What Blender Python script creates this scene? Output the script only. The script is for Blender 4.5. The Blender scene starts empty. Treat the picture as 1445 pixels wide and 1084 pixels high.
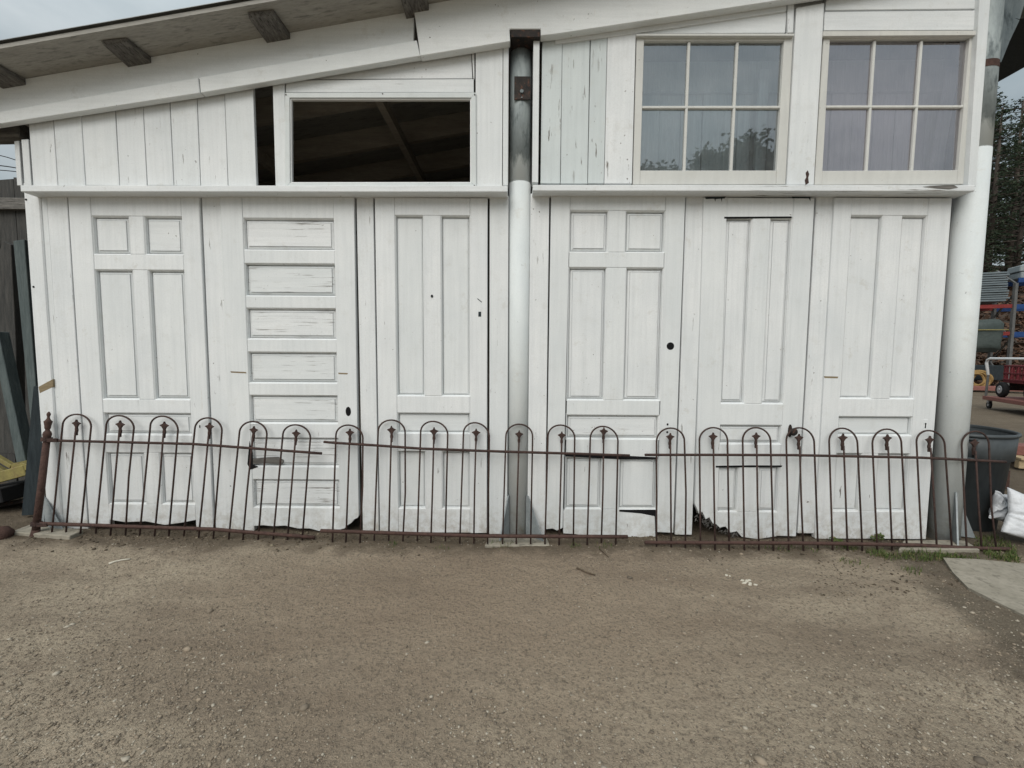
import bpy, bmesh, math, random
import numpy as np
from mathutils import Vector, Matrix, noise as mnoise
random.seed(7); np.random.seed(7)
S = bpy.context.scene
COL = S.collection
PI = math.pi

# ------------------------------------------------------------------ camera
F = 600.0; CW, CH = 722.5, 542.0          # focal length and centre in photo pixels (1445 x 1084)
D = 2.60                                  # camera distance to the door plane (Y = 0)
_dn = Vector((-55.5, 8533.0, F)).normalized()
_a = 0.0
_y = Vector((_a, -(_dn.z + _dn.x * _a) / _dn.y, 1.0)).normalized()
_z = -_dn
_x = _y.cross(_z).normalized()
RM = Matrix((_x, _y, _z))                 # camera (right, down, forward) -> world
def ray(px, py): return RM @ Vector(((px - CW) / F, (py - CH) / F, 1.0))
_r = ray(735, 757)
H = -_r.z * D / _r.y
CAM = Vector((0, -D, H))
def W(px, py, y=0.0):
    r = ray(px, py); t = (y + D) / r.y
    return CAM + r * t
def G(px, py, z=0.0):
    r = ray(px, py); t = (z - H) / r.z
    return CAM + r * t
cam = bpy.data.cameras.new('camera'); co = bpy.data.objects.new('camera', cam); COL.objects.link(co)
cam.sensor_width = 36; cam.sensor_fit = 'HORIZONTAL'; cam.lens = F / 1445 * 36
cam.clip_start = 0.05; cam.clip_end = 600
right, down, fwd = RM.col[0], RM.col[1], RM.col[2]
co.matrix_world = Matrix(((right[0], -down[0], -fwd[0], CAM[0]), (right[1], -down[1], -fwd[1], CAM[1]),
                          (right[2], -down[2], -fwd[2], CAM[2]), (0, 0, 0, 1)))
S.camera = co
# ------------------------------------------------------------------ world, sun, exposure
SUN_EL, SUN_AZ = math.radians(44), math.radians(200)
w = bpy.data.worlds.new('World'); S.world = w; w.use_nodes = True
nt = w.node_tree; nt.nodes.clear()
def N(t, kind, **kw):
    n = t.nodes.new(kind)
    for k, v in kw.items(): setattr(n, k, v)
    return n
sky = N(nt, 'ShaderNodeTexSky', sky_type='NISHITA', sun_disc=False, sun_elevation=SUN_EL, sun_rotation=SUN_AZ)
sky.air_density = 1.0; sky.dust_density = 3.0
tc = N(nt, 'ShaderNodeTexCoord')
mp = N(nt, 'ShaderNodeMapping'); mp.inputs['Scale'].default_value = (1, 1, 2.2)
cn = N(nt, 'ShaderNodeTexNoise'); cn.inputs['Scale'].default_value = 2.6; cn.inputs['Detail'].default_value = 6; cn.inputs['Roughness'].default_value = .55
cr = N(nt, 'ShaderNodeValToRGB')
cr.color_ramp.elements[0].position = .34; cr.color_ramp.elements[0].color = (2.25, 2.65, 2.78, 1)
cr.color_ramp.elements[1].position = .66; cr.color_ramp.elements[1].color = (3.7, 4.0, 4.05, 1)
mx = N(nt, 'ShaderNodeMix', data_type='RGBA'); mx.inputs[0].default_value = .88
bg = N(nt, 'ShaderNodeBackground'); bg.inputs['Strength'].default_value = .10
wo = N(nt, 'ShaderNodeOutputWorld')
L = nt.links.new
L(tc.outputs['Generated'], mp.inputs[0]); L(mp.outputs[0], cn.inputs['Vector']); L(cn.outputs[0], cr.inputs[0])
L(sky.outputs[0], mx.inputs[6]); L(cr.outputs[0], mx.inputs[7]); 
sz = N(nt, 'ShaderNodeSeparateXYZ'); L(tc.outputs['Generated'], sz.inputs[0])
zr = N(nt, 'ShaderNodeMapRange'); zr.inputs[1].default_value = .35; zr.inputs[2].default_value = 1.0; zr.inputs[3].default_value = 1.0; zr.inputs[4].default_value = 2.2   # overcast: brightest overhead
L(sz.outputs[2], zr.inputs[0])
vm = N(nt, 'ShaderNodeVectorMath', operation='SCALE'); L(mx.outputs[2], vm.inputs[0]); L(zr.outputs[0], vm.inputs['Scale']); L(vm.outputs[0], bg.inputs[0]); L(bg.outputs[0], wo.inputs[0])
sl = bpy.data.lights.new('sun', 'SUN'); so = bpy.data.objects.new('sun', sl); COL.objects.link(so)
sl.energy = 1.5; sl.angle = math.radians(50); sl.color = (1, .96, .9)
so.rotation_euler = (math.radians(90) - SUN_EL, 0, math.radians(-20)); so.location = (0, -8, 12)
S.view_settings.view_transform = 'Standard'; S.view_settings.look = 'None'; S.view_settings.gamma = 1
S.view_settings.exposure = 0.56

# ------------------------------------------------------------------ materials
def mat(name, col, rough=.8, metal=0, spec=.3):
    m = bpy.data.materials.new(name); m.use_nodes = True
    b = m.node_tree.nodes['Principled BSDF']
    b.inputs['Base Color'].default_value = (*col, 1); b.inputs['Roughness'].default_value = rough
    b.inputs['Metallic'].default_value = metal; b.inputs['Specular IOR Level'].default_value = spec
    return m
def tnoise(t, vec, scale, detail=4, rough=.55):
    n = N(t, 'ShaderNodeTexNoise'); n.inputs['Scale'].default_value = scale; n.inputs['Detail'].default_value = detail
    n.inputs['Roughness'].default_value = rough; t.links.new(vec, n.inputs['Vector']); return n.outputs[0]
def tmap(t, vec, scale, rot=(0, 0, 0)):
    n = N(t, 'ShaderNodeMapping'); n.inputs['Scale'].default_value = scale; n.inputs['Rotation'].default_value = rot
    t.links.new(vec, n.inputs[0]); return n.outputs[0]
def tramp(t, v, a, b, lo=0.0, hi=1.0):
    n = N(t, 'ShaderNodeMapRange'); n.inputs[1].default_value = a; n.inputs[2].default_value = b
    n.inputs[3].default_value = lo; n.inputs[4].default_value = hi; t.links.new(v, n.inputs[0]); return n.outputs[0]
def tmix(t, f, a, b):
    n = N(t, 'ShaderNodeMix', data_type='RGBA')
    if isinstance(f, float): n.inputs[0].default_value = f
    else: t.links.new(f, n.inputs[0])
    for i, c in ((6, a), (7, b)):
        if isinstance(c, tuple): n.inputs[i].default_value = (*c, 1)
        else: t.links.new(c, n.inputs[i])
    return n.outputs[2]
def tmath(t, op, a, b=None):
    n = N(t, 'ShaderNodeMath', operation=op)
    for i, c in ((0, a), (1, b)):
        if c is None: continue
        if isinstance(c, (int, float)): n.inputs[i].default_value = c
        else: t.links.new(c, n.inputs[i])
    return n.outputs[0]
def tbump(t, h, strength, dist, b):
    n = N(t, 'ShaderNodeBump'); n.inputs['Strength'].default_value = strength; n.inputs['Distance'].default_value = dist
    t.links.new(h, n.inputs['Height']); t.links.new(n.outputs[0], b.inputs['Normal'])
def tpos(t): return N(t, 'ShaderNodeNewGeometry').outputs['Position']
def paint(name, grain=(55, 55, 2.2), rot=(0, 0, 0), chip=.67, tone=(.742, .758, .762), tone2=(.61, .64, .655), wood=(.13, .115, .10)):
    m = mat(name, tone, .62, 0, .25); t = m.node_tree; b = t.nodes['Principled BSDF']
    p = tpos(t)
    oi = N(t, 'ShaderNodeObjectInfo').outputs['Random']
    off = N(t, 'ShaderNodeVectorMath', operation='ADD'); t.links.new(p, off.inputs[0])
    cx = N(t, 'ShaderNodeCombineXYZ'); t.links.new(tmath(t, 'MULTIPLY', oi, 7.0), cx.inputs[0]); t.links.new(tmath(t, 'MULTIPLY', oi, 3.0), cx.inputs[2])
    t.links.new(cx.outputs[0], off.inputs[1]); v = off.outputs[0]
    g = tnoise(t, tmap(t, v, grain, rot), 1.0, 5, .6)
    big = tnoise(t, v, 2.3, 5, .6); mid = tnoise(t, v, 11, 5, .65)
    c = tmix(t, tramp(t, big, .35, .72, 0, .75), tone, tone2)
    c = tmix(t, tramp(t, g, .42, .75, 0, .38), c, (tone2[0] * .82, tone2[1] * .82, tone2[2] * .82))
    c = tmix(t, tramp(t, mid, .56, .72, 0, .22), c, (.47, .46, .42))
    # streaky greyish film of dirt, splashes near the ground
    z = N(t, 'ShaderNodeSeparateXYZ'); t.links.new(p, z.inputs[0])
    c = tmix(t, tramp(t, tnoise(t, v, 150, 2, .6), .40, .70, 0, .16), c, (.40, .41, .40))
    c = tmix(t, tmath(t, 'MULTIPLY', tramp(t, tnoise(t, tmap(t, v, (1, 1, 1)), 7.3, 6, .75), .60, .68, 0, .45), 1.0), c, (.50, .49, .45))
    run = tmath(t, 'MULTIPLY', tramp(t, tnoise(t, tmap(t, v, (26, 26, 1.1)), 1.0, 4, .6), .66, .74), tramp(t, tnoise(t, v, 4.7, 3, .6), .56, .68))
    c = tmix(t, tmath(t, 'MULTIPLY', run, .38), c, (.40, .31, .20))
    spl = tmath(t, 'MULTIPLY', tramp(t, z.outputs[2], .0, .26, 1, 0), tramp(t, tnoise(t, v, 17, 4, .7), .42, .66))
    c = tmix(t, tmath(t, 'MULTIPLY', spl, .8), c, (.33, .29, .23))
    hue = tmix(t, tmath(t, 'MULTIPLY', oi, .62), c, tmix(t, .45, c, (.56, .60, .60)))
    # chips through to grey wood along the grain, and specks
    ch = tnoise(t, tmap(t, v, (grain[0] * .9, grain[1] * .9, grain[2] * 2.4), rot), 1.0, 4, .62)
    where = tramp(t, tnoise(t, v, 3.1, 3, .6), .46, .62)
    sp = tnoise(t, v, 48, 2, .5)
    chips = tmath(t, 'MULTIPLY', tramp(t, ch, chip, chip + .02), where)
    chips = tmath(t, 'MAXIMUM', chips, tmath(t, 'MULTIPLY', tramp(t, sp, .735, .755), where))
    c2 = tmix(t, chips, hue, wood)
    t.links.new(c2, b.inputs['Base Color'])
    h = tmath(t, 'SUBTRACT', tmath(t, 'MULTIPLY', g, .6), tmath(t, 'MULTIPLY', chips, .6))
    h = tmath(t, 'ADD', h, tmath(t, 'MULTIPLY', mid, .5))
    tbump(t, h, .35, .004, b)
    t.links.new(tramp(t, mid, .3, .7, .5, .8), b.inputs['Roughness'])
    return m
def rough_mat(name, c1, c2, scale, rough=.85, bump=.4, dist=.004, stretch=(1, 1, 1), metal=0.0, c3=None, spec=.25):
    m = mat(name, c1, rough, metal, spec); t = m.node_tree; b = t.nodes['Principled BSDF']
    p = tmap(t, tpos(t), stretch)
    a = tnoise(t, p, scale, 6, .62); bb = tnoise(t, p, scale * 5.3, 3, .6)
    c = tmix(t, tramp(t, a, .35, .68), c1, c2)
    if c3: c = tmix(t, tramp(t, tnoise(t, p, scale * 2.1, 5, .65), .55, .66), c, c3)
    c = tmix(t, tramp(t, bb, .45, .75, 0, .45), c, tuple(x * .55 for x in c1))
    t.links.new(c, b.inputs['Base Color']); tbump(t, tmath(t, 'ADD', a, bb), bump, dist, b)
    return m
M = {}
M['white_v'] = paint('white_paint_upright_grain')
M['white_h'] = paint('white_paint_level_grain', (2.2, 55, 55))
M['white_door'] = paint('white_paint_door', (45, 45, 2.0), chip=.685)
M['white_doorh'] = paint('white_paint_door_rail', (2.4, 50, 50), chip=.69)
M['white_peel'] = paint('white_paint_peeling', (3.2, 55, 55), chip=.60)
M['white_blue'] = paint('white_paint_bluish', (55, 55, 2.4), chip=.63, tone=(.60, .65, .65), tone2=(.50, .55, .56))
M['white_fascia'] = paint('white_paint_fascia', (2.2, 50, 50), (0, math.radians(10), 0), chip=.70, tone=(.735, .75, .745), tone2=(.62, .645, .645))
M['sash'] = paint('sash_cream_paint', (30, 30, 4), chip=.74, tone=(.60, .595, .56), tone2=(.50, .50, .475))
M['white_steel'] = paint('white_painted_steel', (9, 9, 2.0), chip=.76, tone=(.66, .69, .685), tone2=(.54, .58, .59), wood=(.25, .26, .26))
M['grey_steel'] = rough_mat('weathered_grey_steel', (.115, .14, .15), (.20, .23, .235), 9, .55, .25, .003, (1, 1, .35), .25, (.055, .07, .075))
def part_painted(name, z0):
    m = rough_mat(name, (.22, .25, .255), (.34, .38, .38), 9, .55, .25, .003, (1, 1, .35), .1, (.12, .145, .15)); t = m.node_tree; b = t.nodes['Principled BSDF']
    src = b.inputs['Base Color'].links[0].from_socket; p = tpos(t); z = N(t, 'ShaderNodeSeparateXYZ'); t.links.new(p, z.inputs[0])
    f = tmath(t, 'ADD', tmath(t, 'MULTIPLY', tmath(t, 'SUBTRACT', z.outputs[2], z0), -8.0), tmath(t, 'MULTIPLY', tmath(t, 'SUBTRACT', tnoise(t, tmap(t, p, (1, 1, .35)), 14, 5, .65), .5), 3.2))
    t.links.new(tmix(t, tramp(t, f, -.25, .35, 0, .92), src, (.62, .66, .66)), b.inputs['Base Color']); return m
M['galv'] = rough_mat('galvanised_steel', (.34, .37, .38), (.24, .27, .28), 16, .5, .2, .002, (1, 1, 1), .3)
M['dark_steel'] = rough_mat('dark_rusty_steel', (.018, .018, .018), (.045, .035, .03), 22, .7, .4, .003, (1, 1, 1), .2, (.12, .055, .035))
M['rust'] = rough_mat('rusty_iron', (.042, .028, .025), (.080, .047, .039), 45, .85, .6, .002, (1, 1, 1), .1, (.028, .020, .020))
M['rust_red'] = rough_mat('rusty_iron_reddish', (.062, .037, .031), (.10, .058, .047), 38, .88, .6, .003, (1, 1, 1), .1, (.045, .026, .024))
M['weathered'] = rough_mat('weathered_grey_wood', (.042, .043, .042), (.082, .080, .075), 7, .9, .6, .006, (9, 9, .8), 0, (.07, .066, .06))
M['weathered_h'] = rough_mat('weathered_grey_timber', (.115, .112, .105), (.20, .19, .175), 7, .9, .6, .006, (.9, 9, 9), 0, (.07, .066, .06))
M['treated'] = rough_mat('treated_timber', (.07, .09, .092), (.115, .14, .14), 6, .85, .5, .004, (9, 9, .9))
M['dark_wood'] = rough_mat('canopy_shade_dark', (.014, .02, .024), (.03, .04, .045), 9, .8, .4, .004, (6, 6, .8))
M['soffit'] = rough_mat('roof_underside', (.30, .29, .265), (.37, .36, .33), 3, .75, .3, .004, (.7, 9, 9), 0, (.20, .195, .18))
M['lookout'] = rough_mat('rafter_end_wood', (.09, .086, .08), (.22, .21, .195), 8, .9, .7, .008, (9, 2, 9), 0, (.035, .034, .032))
M['roof_metal'] = rough_mat('roof_sheet_metal', (.23, .24, .24), (.30, .31, .31), 5, .5, .2, .003, (1, 1, 1), .4)
M['inside'] = rough_mat('bare_interior_wood', (.34, .30, .25), (.44, .40, .34), 4, .9, .4, .004, (.8, 6, 6))
M['inside_white'] = rough_mat('interior_white_boards', (.76, .79, .80), (.62, .66, .68), 4, .7, .3, .003, (10, 10, .5))
M['black'] = mat('black_void', (.004, .004, .005), .9)
M['tan_wood'] = rough_mat('bare_tan_wood', (.20, .155, .095), (.26, .21, .13), 12, .85, .4, .003, (1, 6, 6))
M['concrete'] = rough_mat('concrete', (.25, .23, .185), (.31, .285, .235), 9, .92, .5, .004, (1, 1, 1), 0, (.17, .155, .125))
M['bin'] = rough_mat('grey_bin_plastic', (.042, .051, .056), (.056, .065, .070), 6, .5, .15, .002, (1, 1, .5), 0, None, .4)
M['sack'] = rough_mat('white_woven_plastic', (.66, .68, .70), (.52, .54, .57), 11, .45, .5, .006, (1, 1, 1), 0, None, .4)
M['yellow'] = rough_mat('yellow_painted_steel', (.27, .235, .085), (.20, .17, .07), 14, .55, .3, .003, (1, 1, 1), 0, (.20, .15, .07))
M['white_tube'] = mat('white_tube_paint', (.75, .76, .76), .4)
M['maroon'] = rough_mat('maroon_plastic', (.12, .018, .024), (.16, .03, .035), 8, .45, .1, .002)
M['redwood'] = rough_mat('red_brown_deck', (.20, .085, .07), (.26, .12, .10), 7, .75, .3, .003, (2, 2, 8))
M['rubber'] = mat('black_rubber', (.012, .012, .013), .8)
M['hub'] = mat('wheel_rim_grey', (.42, .42, .43), .45, .3)
M['rack_grey'] = rough_mat('rack_grey_steel', (.12, .12, .118), (.17, .17, .165), 6, .5, .1, .002, (1, 1, 1), .3)
M['rack_blue'] = rough_mat('rack_blue_steel', (.012, .045, .15), (.02, .06, .19), 6, .5, .1, .002)
M['rack_red'] = rough_mat('rack_red_steel', (.17, .022, .022), (.22, .035, .03), 6, .5, .1, .002)
M['sheet'] = rough_mat('blue_grey_sheet', (.13, .16, .175), (.19, .22, .235), 3, .5, .2, .004, (1, 1, 6), .3)
M['tarp'] = rough_mat('dark_green_tarp', (.045, .06, .058), (.07, .085, .08), 2, .55, .5, .02)
M['block'] = rough_mat('pale_grey_block', (.22, .25, .26), (.30, .33, .34), 3, .85, .4, .01)
M['rope'] = rough_mat('tan_rope', (.24, .15, .06), (.33, .22, .09), 20, .9, .5, .01)
M['pallet'] = rough_mat('pallet_wood', (.42, .32, .19), (.50, .40, .26), 5, .85, .4, .004, (1, 6, 6))
M['bark'] = rough_mat('pine_bark', (.055, .045, .038), (.10, .082, .07), 3, .95, .7, .03, (4, 4, .8))
M['twig'] = rough_mat('twig_bark', (.07, .052, .036), (.12, .09, .06), 60, .9, .5, .002)
def leafmat(name, c1, c2, c3=None):
    m = mat(name, c1, .75, 0, .2); t = m.node_tree; b = t.nodes['Principled BSDF']
    r = N(t, 'ShaderNodeNewGeometry').outputs['Random Per Island']
    c = tmix(t, r, c1, c2)
    if c3: c = tmix(t, tramp(t, r, .8, .9), c, c3)
    t.links.new(c, b.inputs['Base Color']); return m
M['needle'] = leafmat('pine_needles', (.030, .048, .030), (.060, .085, .050), (.085, .105, .062))
M['leaf'] = leafmat('tree_leaves', (.045, .06, .035), (.08, .10, .055), (.11, .13, .08))
M['grass'] = leafmat('grass_blades', (.045, .075, .018), (.10, .13, .04), (.17, .15, .07))
M['litter'] = leafmat('dead_leaves', (.05, .030, .020), (.12, .068, .042), (.03, .027, .022))
M['stone'] = leafmat('gravel_stones', (.11, .092, .072), (.33, .27, .20), (.35, .315, .255))
def glass(name, tint, trans):
    m = bpy.data.materials.new(name); m.use_nodes = True; t = m.node_tree; t.nodes.clear()
    o = N(t, 'ShaderNodeOutputMaterial'); tr = N(t, 'ShaderNodeBsdfTransparent'); gl = N(t, 'ShaderNodeBsdfGlossy')
    tr.inputs[0].default_value = (*trans, 1); gl.inputs[0].default_value = (*tint, 1); gl.inputs['Roughness'].default_value = .015
    p = tpos(t); bn = N(t, 'ShaderNodeBump'); bn.inputs['Strength'].default_value = .02; bn.inputs['Distance'].default_value = .02
    t.links.new(tnoise(t, p, 4, 2), bn.inputs['Height']); t.links.new(bn.outputs[0], gl.inputs['Normal'])
    fr = N(t, 'ShaderNodeFresnel'); fr.inputs[0].default_value = 1.5
    f = tmath(t, 'MULTIPLY', fr.outputs[0], 5.6)   # mirroring raised far above a pane's own, to brighten the windows
    dirt = tnoise(t, p, 6, 5, .7)
    df = N(t, 'ShaderNodeBsdfDiffuse'); df.inputs[0].default_value = (.5, .5, .5, 1)
    m0 = N(t, 'ShaderNodeMixShader'); t.links.new(tramp(t, dirt, .35, .8, .05, .16), m0.inputs[0]); t.links.new(tr.outputs[0], m0.inputs[1]); t.links.new(df.outputs[0], m0.inputs[2])
    ms = N(t, 'ShaderNodeMixShader'); t.links.new(f, ms.inputs[0]); t.links.new(m0.outputs[0], ms.inputs[1]); t.links.new(gl.outputs[0], ms.inputs[2])
    t.links.new(ms.outputs[0], o.inputs[0]); return m
M['glass'] = glass('clear_old_glass', (.92, .97, 1), (.82, .90, .92))
M['glass_lilac'] = glass('lilac_old_glass', (.97, .95, 1), (.86, .82, .88))

# ------------------------------------------------------------------ mesh helpers
def link(name, bm, m, parent=None, smooth=False):
    me = bpy.data.meshes.new(name)
    if parent is not None:
        q = parent; off = Vector((0, 0, 0))
        while q is not None: off += q.location; q = q.parent
        bmesh.ops.translate(bm, verts=bm.verts, vec=-off)
    bmesh.ops.recalc_face_normals(bm, faces=bm.faces)
    bm.to_mesh(me); bm.free()
    ms = m if isinstance(m, (list, tuple)) else [m]
    for k in ms: me.materials.append(k)
    if smooth:
        for p in me.polygons: p.use_smooth = True
    o = bpy.data.objects.new(name, me); COL.objects.link(o)
    if parent is not None: o.parent = parent
    return o
def thing(name, label, cat, loc, group=None):
    o = bpy.data.objects.new(name, None); COL.objects.link(o); o.location = loc; o.empty_display_size = .1
    o['label'] = label; o['category'] = cat
    if group: o['group'] = group
    return o
def tag(o, label, cat, group=None):
    o['label'] = label; o['category'] = cat
    if group: o['group'] = group
    return o
def kind(o, k): o['kind'] = k; return o
def BM(): return bmesh.new()
def plate(bm, pts, yf, th, bev=.002):
    """outline (X,Z) in the facade plane, front face at yf, th deep"""
    fr = [bm.verts.new((p[0], yf, p[1])) for p in pts]; bk = [bm.verts.new((p[0], yf + th, p[1])) for p in pts]
    n = len(pts); fs = []
    fs.append(bm.faces.new(fr)); fs.append(bm.faces.new(bk[::-1]))
    for i in range(n): fs.append(bm.faces.new((fr[i], bk[i], bk[(i + 1) % n], fr[(i + 1) % n])))
    bmesh.ops.recalc_face_normals(bm, faces=fs)
    if bev:
        es = {e for f in fs for e in f.edges}
        bmesh.ops.bevel(bm, geom=list(es), offset=bev, segments=1, affect='EDGES', clamp_overlap=True)
def px2(pts, y): return [(lambda v: (v.x, v.z))(W(p[0], p[1], y)) for p in pts]
def rect(xl, xr, yt, yb, y, yref=None):
    ym = (yt + yb) / 2 if yref is None else yref
    xm = (xl + xr) / 2
    X0, X1 = W(xl, ym, y).x, W(xr, ym, y).x
    Z0, Z1 = W(xm, yb, y).z, W(xm, yt, y).z
    return X0, X1, Z0, Z1
def rpts(r): return [(r[0], r[2]), (r[1], r[2]), (r[1], r[3]), (r[0], r[3])]
def box(bm, x0, x1, y0, y1, z0, z1, bev=.002): plate(bm, [(x0, z0), (x1, z0), (x1, z1), (x0, z1)], y0, y1 - y0, bev)
def obox(bm, c, ex, ey, ez, sx, sy, sz, bev=0):
    """oriented box, centre c, unit axes, full sizes"""
    vs = [bm.verts.new(Vector(c) + ex * (sx / 2 * i) + ey * (sy / 2 * j) + ez * (sz / 2 * k)) for i in (-1, 1) for j in (-1, 1) for k in (-1, 1)]
    fs = [bm.faces.new([vs[i] for i in q]) for q in ((0, 1, 3, 2), (4, 6, 7, 5), (0, 4, 5, 1), (2, 3, 7, 6), (0, 2, 6, 4), (1, 5, 7, 3))]
    bmesh.ops.recalc_face_normals(bm, faces=fs)
    if bev: bmesh.ops.bevel(bm, geom=list({e for f in fs for e in f.edges}), offset=bev, segments=1, affect='EDGES', clamp_overlap=True)
def bar(bm, a, b, wdt, hgt, bev=.002, up=Vector((0, 0, 1))):
    a, b = Vector(a), Vector(b); ex = (b - a).normalized(); ey = up.cross(ex)
    if ey.length < 1e-4: ey = Vector((0, 1, 0)).cross(ex)
    ey.normalize(); ez = ex.cross(ey)
    obox(bm, (a + b) / 2, ex, ey, ez, (b - a).length, wdt, hgt, bev)
def tube(bm, pts, r, n=8, cap=True):
    pts = [Vector(p) for p in pts]; rs = r if isinstance(r, (list, tuple)) else [r] * len(pts)
    rings = []; ref = None
    for i, p in enumerate(pts):
        d = (pts[min(i + 1, len(pts) - 1)] - pts[max(i - 1, 0)]).normalized()
        if ref is None:
            ref = Vector((0, 1, 0)) if abs(d.y) < .9 else Vector((1, 0, 0))
        ref = (ref - d * ref.dot(d)).normalized(); s = d.cross(ref)
        rings.append([bm.verts.new(p + (ref * math.cos(2 * PI * k / n + PI / n) + s * math.sin(2 * PI * k / n + PI / n)) * rs[i]) for k in range(n)])
    for a, b in zip(rings, rings[1:]):
        for k in range(n): bm.faces.new((a[k], a[(k + 1) % n], b[(k + 1) % n], b[k]))
    if cap: bm.faces.new(rings[0][::-1]); bm.faces.new(rings[-1])
def lathe(bm, c, prof, n=32, ax=Vector((0, 0, 1)), cap=True):
    ax = ax.normalized(); u = ax.orthogonal().normalized(); v = ax.cross(u); rings = []
    for r, h in prof: rings.append([bm.verts.new(Vector(c) + ax * h + (u * math.cos(2 * PI * k / n) + v * math.sin(2 * PI * k / n)) * r) for k in range(n)])
    for a, b in zip(rings, rings[1:]):
        for k in range(n): bm.faces.new((a[k], a[(k + 1) % n], b[(k + 1) % n], b[k]))
    if cap:
        bm.faces.new(rings[0][::-1]); bm.faces.new(rings[-1])
def disc_plate(bm, c, rx, rz, yf, th=.006, n=20):
    plate(bm, [(c[0] + rx * math.cos(2 * PI * k / n), c[1] + rz * math.sin(2 * PI * k / n)) for k in range(n)], yf, th, 0)
def quads_mesh(name, V, m, parent=None):
    """V: (n,k,3) separate polygons"""
    n, k = V.shape[:2]; me = bpy.data.meshes.new(name)
    me.vertices.add(n * k); me.vertices.foreach_set('co', V.reshape(-1).astype(np.float32))
    me.loops.add(n * k); me.loops.foreach_set('vertex_index', np.arange(n * k, dtype=np.int32))
    me.polygons.add(n); me.polygons.foreach_set('loop_start', np.arange(0, n * k, k, dtype=np.int32)); me.polygons.foreach_set('loop_total', np.full(n, k, dtype=np.int32))
    me.update(); me.materials.append(m); me.validate()
    o = bpy.data.objects.new(name, me); COL.objects.link(o)
    if parent is not None: o.parent = parent
    return o
def jit(a): return random.uniform(-a, a)

# ------------------------------------------------------------------ ground
def gz(x, y):
    """ground height"""
    z = .030 * max(0, min(1, (-x - .3) / 2.4)) - .012 * max(0, min(1, (x - .8) / 1.5))
    near = max(0.0, 1 - max(0, abs(x) - 5) / 4) * max(0.0, 1 - max(0, abs(y + .5) - 3) / 4)
    v = Vector((x, y, 0))
    z += near * (.012 * mnoise.noise(v * 1.1) + .007 * mnoise.noise(v * 3.7) + .004 * mnoise.noise(v * 13))
    return z
def spaced(lo, hi, step, far, grow=1.35):
    a = list(np.arange(lo, hi + 1e-6, step)); s = step; x = a[-1]
    while x < far: s *= grow; x += s; a.append(x)
    s = step; x = a[0]; pre = []
    while x > -far: s *= grow; x -= s; pre.append(x)
    return pre[::-1] + a
gx = spaced(-3.0, 3.3, .013, 260); gy = spaced(-1.9, .25, .012, 260)
vs = []
for y in gy:
    for x in gx:
        z = gz(x, y)
        if -3.7 < x < 4 and -2.4 < y < .6:
            v = Vector((x, y, .3)); z += .003 * mnoise.noise(v * 24) + .0035 * abs(mnoise.noise(v * 47)) + .002 * mnoise.noise(v * 90)
        vs.append((x, y, z))
nx = len(gx)
fs = [(j * nx + i, j * nx + i + 1, (j + 1) * nx + i + 1, (j + 1) * nx + i) for j in range(len(gy) - 1) for i in range(nx - 1)]
me = bpy.data.meshes.new('ground'); me.from_pydata(vs, [], fs); me.update()
for p in me.polygons: p.use_smooth = True
ground = bpy.data.objects.new('ground', me); COL.objects.link(ground); kind(ground, 'structure')
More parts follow.
